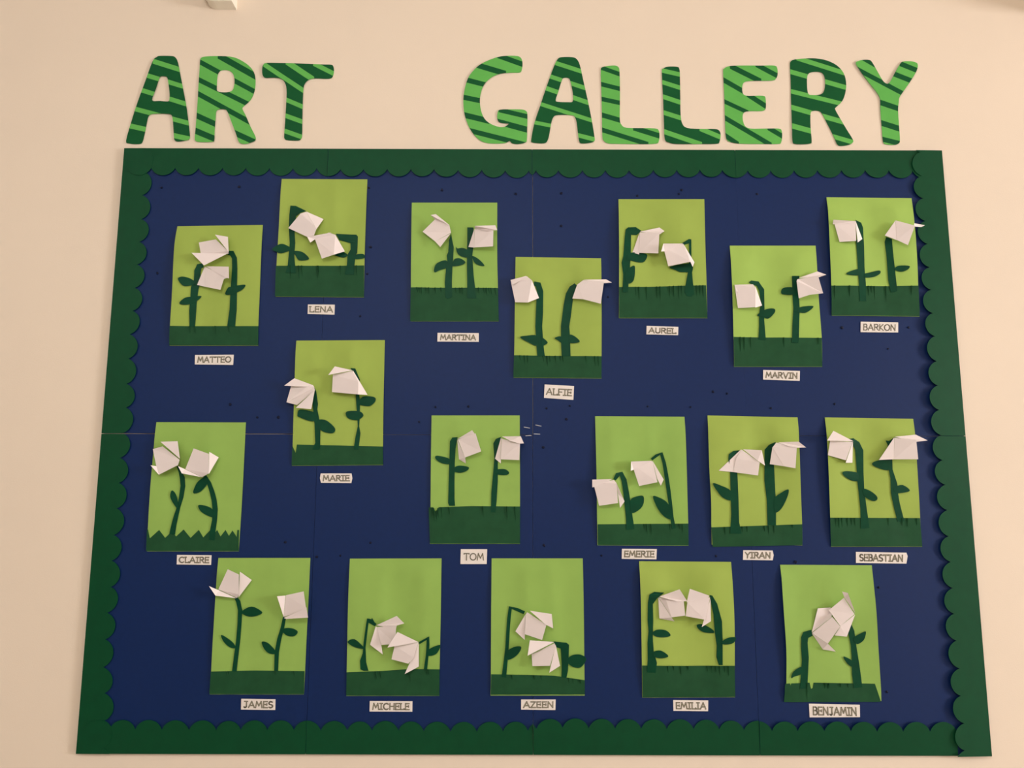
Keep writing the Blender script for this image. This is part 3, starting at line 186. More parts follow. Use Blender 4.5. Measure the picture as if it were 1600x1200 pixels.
LETTERS=[{'base':'dark','lab':'striped dark green paper letter A, first letter of the word ART','out':[(-1001.2,722.6),(-992.3,772.9),(-980.2,823.6),(-964.3,878.9),(-950.2,932.6),(-941.0,944.3),(-933.2,947.8),(-905.2,947.9),(-895.0,944.5),(-887.3,930.7),(-877.6,892.1),(-865.8,845.2),(-855.9,802.8),(-845.5,744.0),(-844.9,728.1),(-852.9,723.9),(-872.4,720.9),(-881.7,724.6),(-884.0,735.5),(-887.2,760.6),(-890.2,781.6),(-894.7,790.9),(-906.8,793.4),(-938.4,793.3),(-949.9,787.7),(-953.7,768.8),(-956.6,743.6),(-960.2,722.7),(-965.2,715.2),(-980.1,714.3),(-994.0,716.3)],'inn':[(-944.1,828.8),(-937.0,857.7),(-929.9,887.6),(-924.6,892.8),(-915.5,892.8),(-910.0,887.7),(-904.3,862.1),(-901.2,840.8),(-901.9,827.2),(-908.9,825.5),(-924.9,826.7)],'st':[[(-944.6,938.3),(-883.3,918.7),(-943.6,924.5),(-882.4,904.9)],[(-959.9,900.4),(-872.3,872.8),(-959.0,887.5),(-871.5,860.1)],[(-973.0,861.8),(-862.6,826.1),(-972.1,849.1),(-861.8,813.4)],[(-987.3,813.0),(-850.2,774.6),(-986.4,800.3),(-849.4,762.0)],[(-997.9,769.1),(-845.7,733.9),(-996.9,755.6),(-844.8,720.5)]]},
{'base':'light','lab':'striped light green paper letter R with dark bands, in the word ART','out':[(-829.7,943.8),(-817.1,947.3),(-781.1,948.3),(-748.9,945.0),(-724.3,933.4),(-705.5,918.4),(-694.6,901.3),(-690.8,879.9),(-692.2,854.3),(-701.0,830.8),(-716.0,815.1),(-719.6,807.5),(-710.8,790.6),(-697.4,761.2),(-684.3,736.1),(-682.6,726.9),(-687.4,721.5),(-704.8,715.2),(-716.7,716.0),(-724.0,721.4),(-731.9,742.2),(-743.2,769.5),(-756.8,801.0),(-765.0,806.1),(-776.9,805.6),(-783.4,800.9),(-784.2,782.0),(-784.6,748.3),(-784.1,725.3),(-789.7,720.3),(-819.2,719.8),(-830.4,723.1),(-832.5,731.4),(-831.8,765.0),(-831.2,819.8),(-831.9,875.1),(-832.1,918.0),(-832.4,935.2)],'inn':[(-783.7,854.0),(-786.4,866.7),(-786.7,892.4),(-782.7,906.1),(-773.0,910.9),(-758.9,909.6),(-748.5,901.1),(-743.7,886.1),(-743.8,866.9),(-749.9,854.1),(-767.6,851.0)],'st':[[(-783.6,956.9),(-692.8,903.8),(-782.5,937.9),(-691.8,885.0)],[(-830.5,938.2),(-692.6,860.6),(-829.7,923.6),(-691.8,846.2)],[(-831.6,890.9),(-710.8,829.5),(-830.8,876.4),(-710.1,815.1)],[(-833.4,855.1),(-698.3,779.3),(-832.5,839.8),(-697.5,764.1)],[(-830.6,796.1),(-685.8,728.2),(-829.6,780.1),(-685.0,712.3)],[(-832.5,757.4),(-784.8,736.6),(-831.5,740.7),(-783.8,719.9)]]},
{'base':'dark','lab':'striped dark green paper letter T at the end of the word ART','out':[(-675.3,914.2),(-672.7,925.0),(-664.1,929.3),(-632.1,929.4),(-572.1,928.3),(-524.0,926.7),(-504.0,926.0),(-498.6,921.2),(-496.7,910.5),(-498.2,897.6),(-502.7,889.9),(-514.6,888.1),(-538.5,888.9),(-554.4,886.7),(-565.2,878.1),(-570.2,863.2),(-570.5,824.9),(-569.6,774.2),(-568.9,738.6),(-571.6,728.1),(-579.3,724.7),(-603.0,725.5),(-611.0,728.8),(-613.0,738.4),(-612.1,778.3),(-611.4,824.8),(-612.1,858.8),(-617.8,878.0),(-628.2,887.8),(-646.2,890.3),(-666.1,889.8),(-673.7,897.0)],'inn':None,'st':[[(-668.1,930.1),(-570.5,862.8),(-667.4,915.5),(-569.9,848.3)],[(-612.6,939.8),(-550.8,897.0),(-611.8,921.7),(-550.1,879.0)],[(-544.3,933.6),(-495.4,907.9),(-543.7,919.8),(-494.9,894.2)],[(-614.0,838.3),(-569.5,818.6),(-613.4,825.6),(-569.0,805.9)],[(-612.9,796.0),(-568.6,779.3),(-612.3,783.4),(-568.1,766.7)],[(-613.0,756.0),(-568.1,739.4),(-612.5,743.5),(-567.6,726.9)]]},
{'base':'light','lab':'striped light green paper letter G starting the word GALLERY','out':[(-90.3,947.2),(-64.3,951.6),(-38.2,950.8),(-29.0,944.4),(-25.8,931.4),(-27.4,916.4),(-32.1,906.9),(-52.1,906.0),(-80.1,903.3),(-103.9,892.5),(-121.7,873.2),(-130.3,847.6),(-131.3,822.1),(-126.3,796.8),(-115.1,777.8),(-95.2,765.3),(-75.4,761.1),(-64.4,765.4),(-60.5,770.8),(-73.5,771.6),(-84.2,775.0),(-88.2,784.2),(-87.5,799.0),(-81.6,807.0),(-51.9,808.0),(-26.1,807.6),(-17.0,803.4),(-13.8,795.0),(-14.2,759.2),(-15.0,729.9),(-18.2,721.5),(-35.9,717.3),(-51.6,719.3),(-57.6,725.6),(-67.4,720.1),(-91.0,718.4),(-118.6,721.2),(-138.4,733.7),(-156.4,758.8),(-168.6,792.4),(-172.6,826.2),(-170.5,856.0),(-161.8,890.2),(-146.0,913.8),(-126.2,931.1)],'inn':None,'st':[[(-84.3,958.0),(-25.0,935.8),(-84.2,943.3),(-25.0,921.1)],[(-136.2,932.4),(-72.1,912.4),(-136.1,916.9),(-72.0,896.9)],[(-165.8,892.7),(-119.0,880.1),(-165.6,879.0),(-118.9,866.4)],[(-174.4,847.0),(-130.6,837.4),(-174.2,833.4),(-130.5,823.8)],[(-170.7,800.8),(-113.1,785.8),(-170.5,785.6),(-113.0,770.7)],[(-152.4,757.9),(-18.2,722.0),(-152.3,744.5),(-18.2,708.6)],[(-79.6,811.7),(-12.2,795.0),(-79.6,799.0),(-12.2,782.4)],[(-71.6,778.8),(-13.4,762.2),(-71.5,762.8),(-13.4,746.2)],[(-89.0,784.2),(-73.5,778.4),(-88.9,775.8),(-73.5,770.0)]]},
{'base':'dark','lab':'striped dark green paper letter A in the word GALLERY','out':[(-4.4,727.8),(3.6,771.9),(19.5,822.6),(35.6,873.7),(51.8,920.9),(61.9,942.5),(72.0,948.2),(98.0,948.2),(110.0,942.7),(117.8,925.5),(125.4,886.9),(134.8,840.0),(144.1,789.2),(151.4,738.8),(151.3,726.3),(141.3,721.2),(119.7,719.5),(113.8,726.1),(110.9,747.0),(108.4,772.2),(104.5,787.0),(96.7,793.3),(63.0,794.0),(51.1,788.9),(45.1,772.0),(41.0,746.8),(35.8,726.7),(27.1,719.6),(5.5,720.4),(-2.4,722.4)],'inn':[(56.5,833.3),(63.4,856.8),(72.4,886.7),(77.6,892.7),(87.6,892.7),(92.7,886.7),(97.3,865.4),(99.9,844.1),(98.2,829.2),(87.0,827.9),(63.2,828.7)],'st':[[(55.1,939.0),(121.7,916.0),(55.0,927.0),(121.6,904.0)],[(40.5,903.3),(130.4,871.5),(40.5,891.3),(130.3,859.5)],[(31.6,871.6),(137.9,832.8),(31.6,858.8),(137.8,820.0)],[(18.8,828.1),(145.3,785.4),(18.7,817.1),(145.2,774.5)],[(3.6,779.0),(45.1,770.3),(3.6,768.9),(45.0,760.3)],[(110.9,746.6),(152.6,735.5),(110.8,734.9),(152.4,723.8)]]},
{'base':'light','lab':'striped light green paper letter L, the first L of GALLERY','out':[(169.6,912.7),(173.8,921.3),(187.8,924.8),(205.8,925.8),(213.8,921.5),(216.3,908.6),(216.4,844.5),(214.9,785.2),(219.0,768.4),(230.7,760.9),(264.3,760.1),(299.8,759.4),(309.6,755.2),(312.1,743.5),(310.1,726.8),(302.8,719.7),(263.4,718.3),(204.3,718.9),(184.7,720.1),(174.9,726.3),(171.1,738.9),(170.9,801.9),(170.2,865.6)],'inn':None,'st':[[(169.8,926.5),(217.9,908.2),(169.7,914.5),(217.7,896.2)],[(169.2,882.3),(218.0,869.2),(169.0,870.3),(217.8,857.3)],[(168.7,843.1),(216.6,832.2),(168.5,831.2),(216.4,820.3)],[(169.3,801.5),(216.6,786.9),(169.1,788.0),(216.3,773.4)],[(170.3,761.5),(279.3,725.4),(170.1,748.9),(279.0,712.9)],[(252.6,766.4),(313.3,746.4),(252.3,752.1),(313.0,732.2)]]},
{'base':'dark','lab':'striped dark green paper letter L, the second L of GALLERY','out':[(322.2,908.9),(325.7,918.4),(337.8,923.6),(359.8,923.3),(366.0,917.7),(367.0,896.2),(366.3,845.0),(365.6,794.1),(369.3,771.0),(380.8,760.5),(414.4,758.1),(449.9,758.2),(460.4,753.2),(462.8,741.9),(459.4,725.2),(452.5,719.7),(413.1,718.8),(354.0,718.6),(334.4,722.7),(324.8,731.0),(323.8,768.7),(323.5,836.3)],'inn':None,'st':[[(322.9,919.3),(368.1,908.2),(322.6,907.2),(367.8,896.2)],[(322.9,887.9),(367.9,872.7),(322.6,876.0),(367.6,860.7)],[(323.5,849.5),(367.6,833.9),(323.1,836.8),(367.2,821.2)],[(324.0,807.1),(368.7,792.0),(323.6,794.4),(368.4,779.4)],[(324.3,757.0),(411.3,725.4),(323.9,743.5),(410.9,712.1)],[(416.5,764.0),(463.6,743.2),(416.1,750.6),(463.1,729.8)]]},
{'base':'light','lab':'striped light green paper letter E in the word GALLERY','out':[(475.3,909.5),(477.6,918.1),(487.8,924.5),(507.9,926.8),(572.0,927.0),(604.0,927.1),(610.5,920.7),(610.9,903.5),(606.4,892.7),(596.1,887.1),(546.2,886.1),(528.1,883.1),(521.8,873.2),(521.8,854.0),(530.6,846.4),(556.5,846.5),(574.3,845.7),(578.0,839.3),(577.8,816.0),(572.6,807.5),(558.7,805.8),(534.9,805.7),(522.0,801.0),(519.0,786.2),(523.4,767.3),(536.9,759.8),(572.5,759.9),(606.1,760.0),(613.7,755.0),(614.6,740.3),(611.0,723.6),(602.2,719.8),(554.9,719.6),(507.7,720.3),(484.2,725.2),(475.9,735.7),(475.1,777.6),(475.7,845.3)],'inn':None,'st':[[(498.1,931.0),(564.5,894.7),(497.5,915.5),(563.9,879.3)],[(474.0,896.6),(523.4,865.5),(473.5,882.0),(522.8,851.0)],[(536.9,855.3),(579.4,825.3),(536.3,840.0),(578.7,810.0)],[(474.2,837.7),(529.1,809.9),(473.8,825.8),(528.6,798.0)],[(475.0,794.9),(582.8,726.0),(474.5,780.6),(582.1,711.8)],[(562.3,935.1),(611.8,906.1),(561.7,920.5),(611.1,891.5)],[(473.3,749.1),(502.1,728.2),(472.7,734.8),(501.5,714.0)],[(584.7,767.1),(616.1,746.6),(584.0,752.8),(615.4,732.4)]]},
{'base':'dark','lab':'striped dark green paper letter R in the word GALLERY','out':[(643.2,927.2),(645.3,938.0),(654.8,943.6),(681.0,946.3),(709.1,946.4),(736.8,940.5),(760.1,927.6),(775.0,908.3),(780.3,884.8),(778.0,859.1),(768.5,833.6),(751.6,816.5),(749.4,811.5),(756.3,795.4),(774.0,759.7),(788.2,732.5),(787.6,724.1),(777.4,717.8),(757.5,714.9),(748.8,719.8),(741.3,740.7),(727.4,774.2),(715.1,801.6),(705.5,807.1),(693.5,806.6),(687.6,799.4),(685.6,761.5),(686.2,728.0),(681.8,720.5),(657.3,718.7),(643.6,720.3),(639.2,727.8),(640.1,769.8),(641.1,828.9),(642.9,888.6)],'inn':[(686.0,851.1),(683.0,863.1),(683.8,893.0),(687.7,905.0),(697.1,910.2),(715.1,910.7),(724.8,905.1),(728.7,888.9),(726.7,867.5),(720.8,853.8),(707.8,849.1),(693.8,849.0)],'st':[[(665.3,952.8),(773.4,915.2),(664.7,939.8),(772.6,902.3)],[(641.6,918.2),(780.9,874.5),(640.9,905.3),(780.2,861.7)],[(640.9,865.1),(770.3,830.6),(640.3,853.1),(769.6,818.7)],[(640.8,823.0),(773.4,782.8),(640.1,809.4),(772.6,769.3)],[(639.6,774.0),(688.7,759.8),(638.9,759.7),(687.9,745.6)],[(740.8,745.7),(788.8,730.8),(740.1,733.2),(788.1,718.3)]]},
{'base':'light','lab':'striped light green paper letter Y ending the word GALLERY','out':[(807.6,932.1),(812.8,938.6),(825.1,942.1),(841.1,942.1),(847.9,936.5),(859.2,912.9),(871.5,887.2),(880.9,878.7),(889.2,883.0),(902.8,906.6),(918.6,932.5),(927.0,939.0),(945.1,939.9),(958.9,936.9),(962.9,930.5),(959.4,915.4),(943.5,889.6),(923.6,861.7),(910.3,842.5),(907.4,829.8),(904.4,804.3),(904.6,762.2),(904.2,728.7),(899.8,721.6),(889.7,718.2),(870.1,719.4),(862.7,726.5),(861.9,762.1),(861.4,808.4),(862.2,838.1),(855.4,855.1),(840.9,876.4),(822.7,904.2)],'inn':None,'st':[[(829.7,952.4),(856.7,935.3),(828.8,937.8),(855.7,920.6)],[(815.7,920.9),(920.2,859.2),(814.9,907.2),(919.2,845.5)],[(923.0,938.5),(961.8,921.8),(922.0,923.9),(960.8,907.2)],[(905.0,910.5),(943.8,893.9),(904.0,895.9),(942.8,879.3)],[(860.6,837.3),(906.7,819.6),(859.6,822.8),(905.7,805.2)],[(860.6,783.5),(907.0,767.3),(859.6,768.4),(905.9,752.1)],[(860.4,739.8),(904.6,728.3),(859.5,726.5),(903.7,714.9)]]}]
BORDER={'T':[(-930.7,649.5),(-872.3,649.7),(-815.7,649.9),(-757.2,650.0),(-700.8,650.2),(-643.1,649.6),(-585.7,649.8),(-528.0,649.9),(-469.4,647.7),(-413.3,647.8),(-355.6,648.0),(-297.9,648.2),(-241.8,648.4),(-182.5,646.9),(-125.5,647.1),(-67.8,645.7),(-10.9,645.8),(7.0,645.9),(61.6,646.9),(120.2,647.1),(176.3,647.2),(234.1,647.4),(293.4,648.4),(350.3,648.6),(406.8,648.8),(461.4,648.2),(523.9,647.5),(579.7,647.7),(636.8,648.7),(693.7,648.9),(752.3,649.1),(810.1,649.3),(867.8,648.6),(925.5,647.2)],'B':[(-930.8,-650.0),(-874.7,-649.9),(-816.4,-650.4),(-756.8,-650.9),(-697.2,-650.8),(-643.2,-650.7),(-584.9,-650.5),(-526.7,-650.4),(-467.7,-651.6),(-409.5,-651.5),(-355.5,-651.3),(-297.2,-651.2),(-241.7,-652.4),(-182.8,-652.9),(-125.2,-652.8),(-67.7,-652.0),(-13.0,-650.6),(5.3,-646.5),(62.9,-643.7),(120.5,-644.9),(178.1,-645.5),(235.7,-646.0),(291.9,-645.9),(350.9,-646.4),(407.1,-646.9),(461.1,-648.2),(522.2,-649.3),(578.4,-649.2),(636.7,-649.1),(695.0,-649.0),(752.5,-650.2),(810.2,-650.0),(869.2,-649.9)],'L':[(-948.0,640.0),(-947.5,579.5),(-945.5,518.8),(-946.7,461.8),(-947.5,405.0),(-948.4,347.7),(-949.5,291.4),(-952.2,234.9),(-950.8,176.6),(-950.8,116.5),(-948.1,60.8),(-951.1,1.1),(-953.4,-55.9),(-951.3,-113.0),(-951.9,-171.0),(-953.9,-230.7),(-954.6,-287.6),(-952.2,-345.4),(-955.7,-402.0),(-955.5,-459.4),(-955.7,-518.9),(-948.6,-573.8),(-944.0,-631.6),(-943.8,-687.5)],'R':[(946.7,694.2),(946.3,633.9),(945.2,576.4),(946.1,519.4),(947.1,461.7),(946.6,403.4),(946.1,347.8),(945.6,290.8),(946.6,235.1),(945.8,175.3),(944.3,117.6),(942.9,60.4),(942.8,1.5),(942.0,-56.1),(944.2,-112.4),(944.1,-169.7),(943.0,-228.5),(943.6,-285.4),(943.3,-343.2),(941.7,-399.0),(942.0,-457.0),(943.6,-516.6),(941.7,-574.2),(944.0,-631.9),(940.8,-688.3)]}
TACKS=[(-903.3,600.0),(-714.4,602.3),(-898.5,384.7),(-706.6,69.2),(-221.5,595.6),(-398.4,600.6),(-42.0,586.4),(68.5,588.4),(67.9,505.7),(253.5,582.4),(-228.1,64.5),(-151.4,66.2),(-265.6,29.9),(30.7,62.2),(85.3,68.4),(76.7,36.9),(22.9,-28.8),(266.6,67.4),(366.6,66.2),(420.1,102.5),(452.9,98.0),(354.7,587.6),(178.0,329.6),(-642.4,39.4),(-593.3,39.5),(-564.1,-245.5),(-370.6,-246.4),(-491.5,-278.0),(-438.0,-275.1),(-400.0,601.6),(-396.6,384.6),(-410.3,281.1),(-390.9,451.3),(731.2,256.4),(889.0,257.5),(836.8,205.8),(782.0,-567.6),(778.5,-342.7),(593.6,-286.7),(554.0,63.7),(414.1,-274.3),(703.0,74.6),(23.6,-251.1),(154.2,-273.6),(361.2,597.5),(544.5,588.2)]
STAPLES=[(-22.3,18.2,-8.2,15.7),(4.5,23.2,18.6,20.3),(-18.6,-2.2,-4.5,-1.4),(0.7,2.3,15.6,1.6)]

# ---------------------------------------------------------------- room
WY = 0.006                                    # face of the wall behind the board
struct(boxo('wall_back', (LX-.1, WY, 0), (RX+.1, WY+.12, CZ), M['wall']))
struct(boxo('wall_left', (LX-.12, YB, 0), (LX, WY, CZ), M['wall_dark']))
struct(boxo('wall_front', (LX-.1, YB-.12, 0), (RX+.1, YB, CZ), M['wall']))
struct(boxo('floor', (LX-.2, YB-.2, -.1), (RX+.2, WY+.12, 0), M['floor']))
struct(boxo('ceiling', (LX-.2, YB-.2, CZ), (RX+.2, WY+.12, CZ+.1), M['ceil']))
wy0, wy1, wz0, wz1 = -3.35, -1.65, 0.95, 2.45   # window opening in the right wall
bm = bmesh.new()
box(bm, (RX, YB, 0), (RX+.2, WY, wz0)); box(bm, (RX, YB, wz1), (RX+.2, WY, CZ))
box(bm, (RX, YB, wz0), (RX+.2, wy0, wz1)); box(bm, (RX, wy1, wz0), (RX+.2, WY, wz1))
struct(link('wall_right', bm, M['wall']))
bm = bmesh.new()
for a, b in (((wy0, wz0), (wy1, wz0+.05)), ((wy0, wz1-.05), (wy1, wz1)), ((wy0, wz0+.05), (wy0+.05, wz1-.05)), ((wy1-.05, wz0+.05), (wy1, wz1-.05))):
    box(bm, (RX+.08, a[0], a[1]), (RX+.13, b[0], b[1]))
win = struct(link('window_1', bm, M['white_trim']))
boxo('pane', (RX+.1, wy0+.05, wz0+.05), (RX+.106, wy1-.05, wz1-.05), M['glass'], win)
struct(boxo('shadow_caster_1', (1.30, WY-.12, 1.064+BZ), (1.50, WY+.01, CZ), M['wall'], None, .012))   # unseen box added beside the frame to shade the top right corner
# ---------------------------------------------------------------- display board: eight panels with scalloped border strips
board = thing('display_board', 'large navy blue display board of eight panels with a scalloped green border', 'display board', (0, 0, BZ-.7))
ZS = .7                                        # board centre above the board's base
XS = (-1000, -499.5, -1.5, 495, 1000)
panels = {}
jit = {(0, 1): (0, 0, 1.5), (1, 1): (0, -.5, 0), (2, 1): (.5, .5, -.5), (3, 1): (0, -1, 0), (0, 0): (0, 0, 0), (1, 0): (0, 1.5, -.5), (2, 0): (0, 2, 1), (3, 0): (.3, 0, -.5)}
for (i, j), (jx, jd, jz) in jit.items():
    x0, x1 = XS[i]+.35+jx, XS[i+1]-.35+jx
    z0, z1 = ((.25, 700) if j else (-700, -.25))
    bm = bmesh.new()
    box(bm, (x0/1000, -(.2+max(0, jd)*.3)/1000, (z0+jz)/1000+ZS), (x1/1000, WY-.0002, (z1+jz)/1000+ZS))
    for f in bm.faces:
        f.material_index = 0 if f.normal.y < -.5 else 1
    panels[i, j] = link('panel', bm, [M['blue'], M['core']], board)
def arcs(C, inward, sag):
    """cusp points -> scalloped edge with a round lobe between each two cusps"""
    Q = []
    for a, b in zip(C, C[1:]):
        c = math.hypot(b[0]-a[0], b[1]-a[1]); s = sag*min(1, c/57); s = max(s, .1)
        r = (c*c/4+s*s)/(2*s); half = math.asin(min(1, c/2/r))
        mx, mz = (a[0]+b[0])/2, (a[1]+b[1])/2; ux, uz = (b[0]-a[0])/c, (b[1]-a[1])/c
        for k in range(12):
            t = -half+2*half*k/12
            al = r*math.sin(t); up = r*math.cos(t)-(r-s)
            Q.append((mx+ux*al+inward[0]*up, mz+uz*al+inward[1]*up))
    Q.append(C[-1]); return Q
def clip(Q, ax, lo, hi):
    R_ = []
    for a, b in zip(Q, Q[1:]):
        for lim in (lo, hi):
            pass
        ins = lo <= a[ax] <= hi
        if ins: R_.append(a)
        cr = []
        for lim in (lo, hi):
            if (a[ax]-lim)*(b[ax]-lim) < 0:
                t = (lim-a[ax])/(b[ax]-a[ax]); cr.append((t, (a[0]+(b[0]-a[0])*t, a[1]+(b[1]-a[1])*t)))
        R_ += [p for t, p in sorted(cr)]
    if lo <= Q[-1][ax] <= hi: R_.append(Q[-1])
    return R_
def strip(side, panel, lo, hi, sag, lift, base_d, cus=None, rnd=0):
    ax, inward, out = {'T': (0, (0, -1), 701), 'B': (0, (0, 1), -701), 'L': (1, (1, 0), -1001), 'R': (1, (-1, 0), 1001)}[side]
    C = cus or BORDER[side]
    if side in 'LR': C = C[::-1]
    C = list(C)
    def step(a, b): return (2*a[0]-b[0], 2*a[1]-b[1])
    C = [step(C[0], C[1])] + C + [step(C[-1], C[-2])]
    Q = clip(arcs(C, inward, sag), ax, lo, hi)
    oth = 1-ax
    o0 = [0, 0]; o0[ax] = hi; o0[oth] = out; o1 = [0, 0]; o1[ax] = lo; o1[oth] = out
    ph = random.random()*6
    def d(x, z):
        q = (x, z); u = abs(q[oth]-out)/68
        return base_d + lift*u*(.75+.35*math.sin(q[ax]*.007+ph))
    rows = [[], [], [], [], []]
    for q in Q:
        for k in range(5):
            p = [0, 0]; p[ax] = q[ax]; p[oth] = out+(q[oth]-out)*(1-k/4); rows[k].append(tuple(p))
    bm = bmesh.new(); sheet(bm, rows, d, .5, (0, 0))
    bmesh.ops.translate(bm, verts=bm.verts, vec=(0, 0, ZS))
    return link('border_strip', bm, M['border'], panel)
XT = (-1001, -501.5, -2.5, 494.5, 1001)
CT, CB = BORDER['T'], BORDER['B']
for i in range(4):
    sT = [c for c in CT if XT[i]-70 < c[0] < XT[i+1]+70]
    if i == 1: sT = [c for c in CT if -580 < c[0] < 0]
    if i == 2: sT = [c for c in CT if c[0] > -2][:12]
    sB = [c for c in CB if XS[i]-70 < c[0] < XS[i+1]+70]
    if i == 1: sB = [c for c in CB if -580 < c[0] < -5]
    if i == 2: sB = [c for c in CB if c[0] > -2][:12]
    strip('T', panels[i, 1], XT[i]+.4, XT[i+1]-.4, 19.5, (2.2, 2.8, 3.2, 2.6)[i], 1.6, sT)
    strip('B', panels[i, 0], XS[i]+.4-(i == 0), XS[i+1]-.4+(i == 3), 20.5, (2.0, 2.6, 5, 5)[i], 1.8, sB)
strip('L', panels[0, 1], 1.2, 701, 20.5, 2.2, 2.4)
strip('L', panels[0, 0], -701, -.6, 20.5, 2.2, 2.4)
strip('R', panels[3, 1], .6, 700, 21.5, 4, 4.2)
strip('R', panels[3, 0], -701, -.4, 21.5, 3.6, 4.4)
for k, (x, z) in enumerate(TACKS):
    i = sum(x > q for q in XS[1:4]); p = panels[i, int(z > 0)]
    bm = bmesh.new(); bmesh.ops.create_uvsphere(bm, u_segments=7, v_segments=5, radius=1)
    rr = random.uniform(2.6, 4.2)
    for v in bm.verts:
        v.co = Vector((v.co.x*rr*random.uniform(.7, 1.2), v.co.y*1.6, v.co.z*rr*random.uniform(.6, 1.0)))/1000
    bmesh.ops.rotate(bm, verts=bm.verts, cent=(0, 0, 0), matrix=Matrix.Rotation(random.random()*3, 3, 'Y'))
    bmesh.ops.translate(bm, verts=bm.verts, vec=(x/1000, -.0012, z/1000+ZS))
    link('tack_blob', bm, M['tack'], p)
SL = ('steel staple left of the centre seam, above the horizontal seam', 'steel staple right of the centre seam, above the horizontal seam',
      'steel staple left of the centre seam, below the horizontal seam', 'steel staple right of the centre seam, on the horizontal seam')
for (x0, z0, x1, z1), lb in zip(STAPLES, SL):
    bm = bmesh.new(); L_ = math.hypot(x1-x0, z1-z0)/1000
    box(bm, (-L_/2, -.0019, -.0009), (L_/2, -.0007, .0009), .0004)
    box(bm, (-L_/2, -.0014, -.0006), (-L_/2+.001, .0005, .0006)); box(bm, (L_/2-.001, -.0014, -.0006), (L_/2, .0005, .0006))
    o = link('staple', bm, M['metal']); o.location = ((x0+x1)/2000, 0, (z0+z1)/2000+BZ)
    o.rotation_euler = (0, -math.atan2(z1-z0, x1-x0), 0); tag(o, lb, 'staple', 'staples around the centre of the board')

# ---------------------------------------------------------------- ten striped paper letters on the wall
for D in LETTERS:
    loops = [smooth(D['out'])] + ([smooth(D['inn'])] if D['inn'] else [])
    xs = [p[0] for p in loops[0]]; zs = [p[1] for p in loops[0]]
    cx, cz = (min(xs)+max(xs))/2, min(zs)
    bm = bmesh.new(); curl = random.uniform(.2, 1.2); ph = random.random()*6
    bmg = prism(bm, loops, lambda x, z: -WY*1000+1.6+curl*(1+math.sin((x+z)*.02+ph)), .7, (cx, cz))
    bands = []
    for a, b, c, d in D['st']:
        a, b, c, d = (Vector(((q[0]-cx)/1000, 0, (q[1]-cz)/1000)) for q in (a, b, c, d))
        no1 = Vector((-(b-a).z, 0, (b-a).x)).normalized(); no2 = Vector((-(d-c).z, 0, (d-c).x)).normalized()
        x0, x1 = min(a.x, c.x)-.005, max(b.x, d.x)+.005
        for pc, no in ((a, no1), (c, no2), (Vector((x0, 0, 0)), Vector((1, 0, 0))), (Vector((x1, 0, 0)), Vector((1, 0, 0)))):
            bmesh.ops.bisect_plane(bm, geom=bm.verts[:] + bm.edges[:] + bm.faces[:], dist=1e-6, plane_co=pc, plane_no=no)
        bands.append((a, no1, c, no2, x0, x1))
    bm.faces.ensure_lookup_table()
    for f in bm.faces:
        q = f.calc_center_median()
        f.material_index = int(any((q-a).dot(n1) < 0 and (q-c).dot(n2) > 0 and x0 < q.x < x1 for a, n1, c, n2, x0, x1 in bands))
    mats = [M['ldark'], M['llight']] if D['base'] == 'dark' else [M['llight'], M['ldark']]
    o = link('paper_letter', bm, mats); o.location = (cx/1000, 0, cz/1000+BZ)
    tag(o, D['lab'], 'letter', 'cut paper letters above the board')

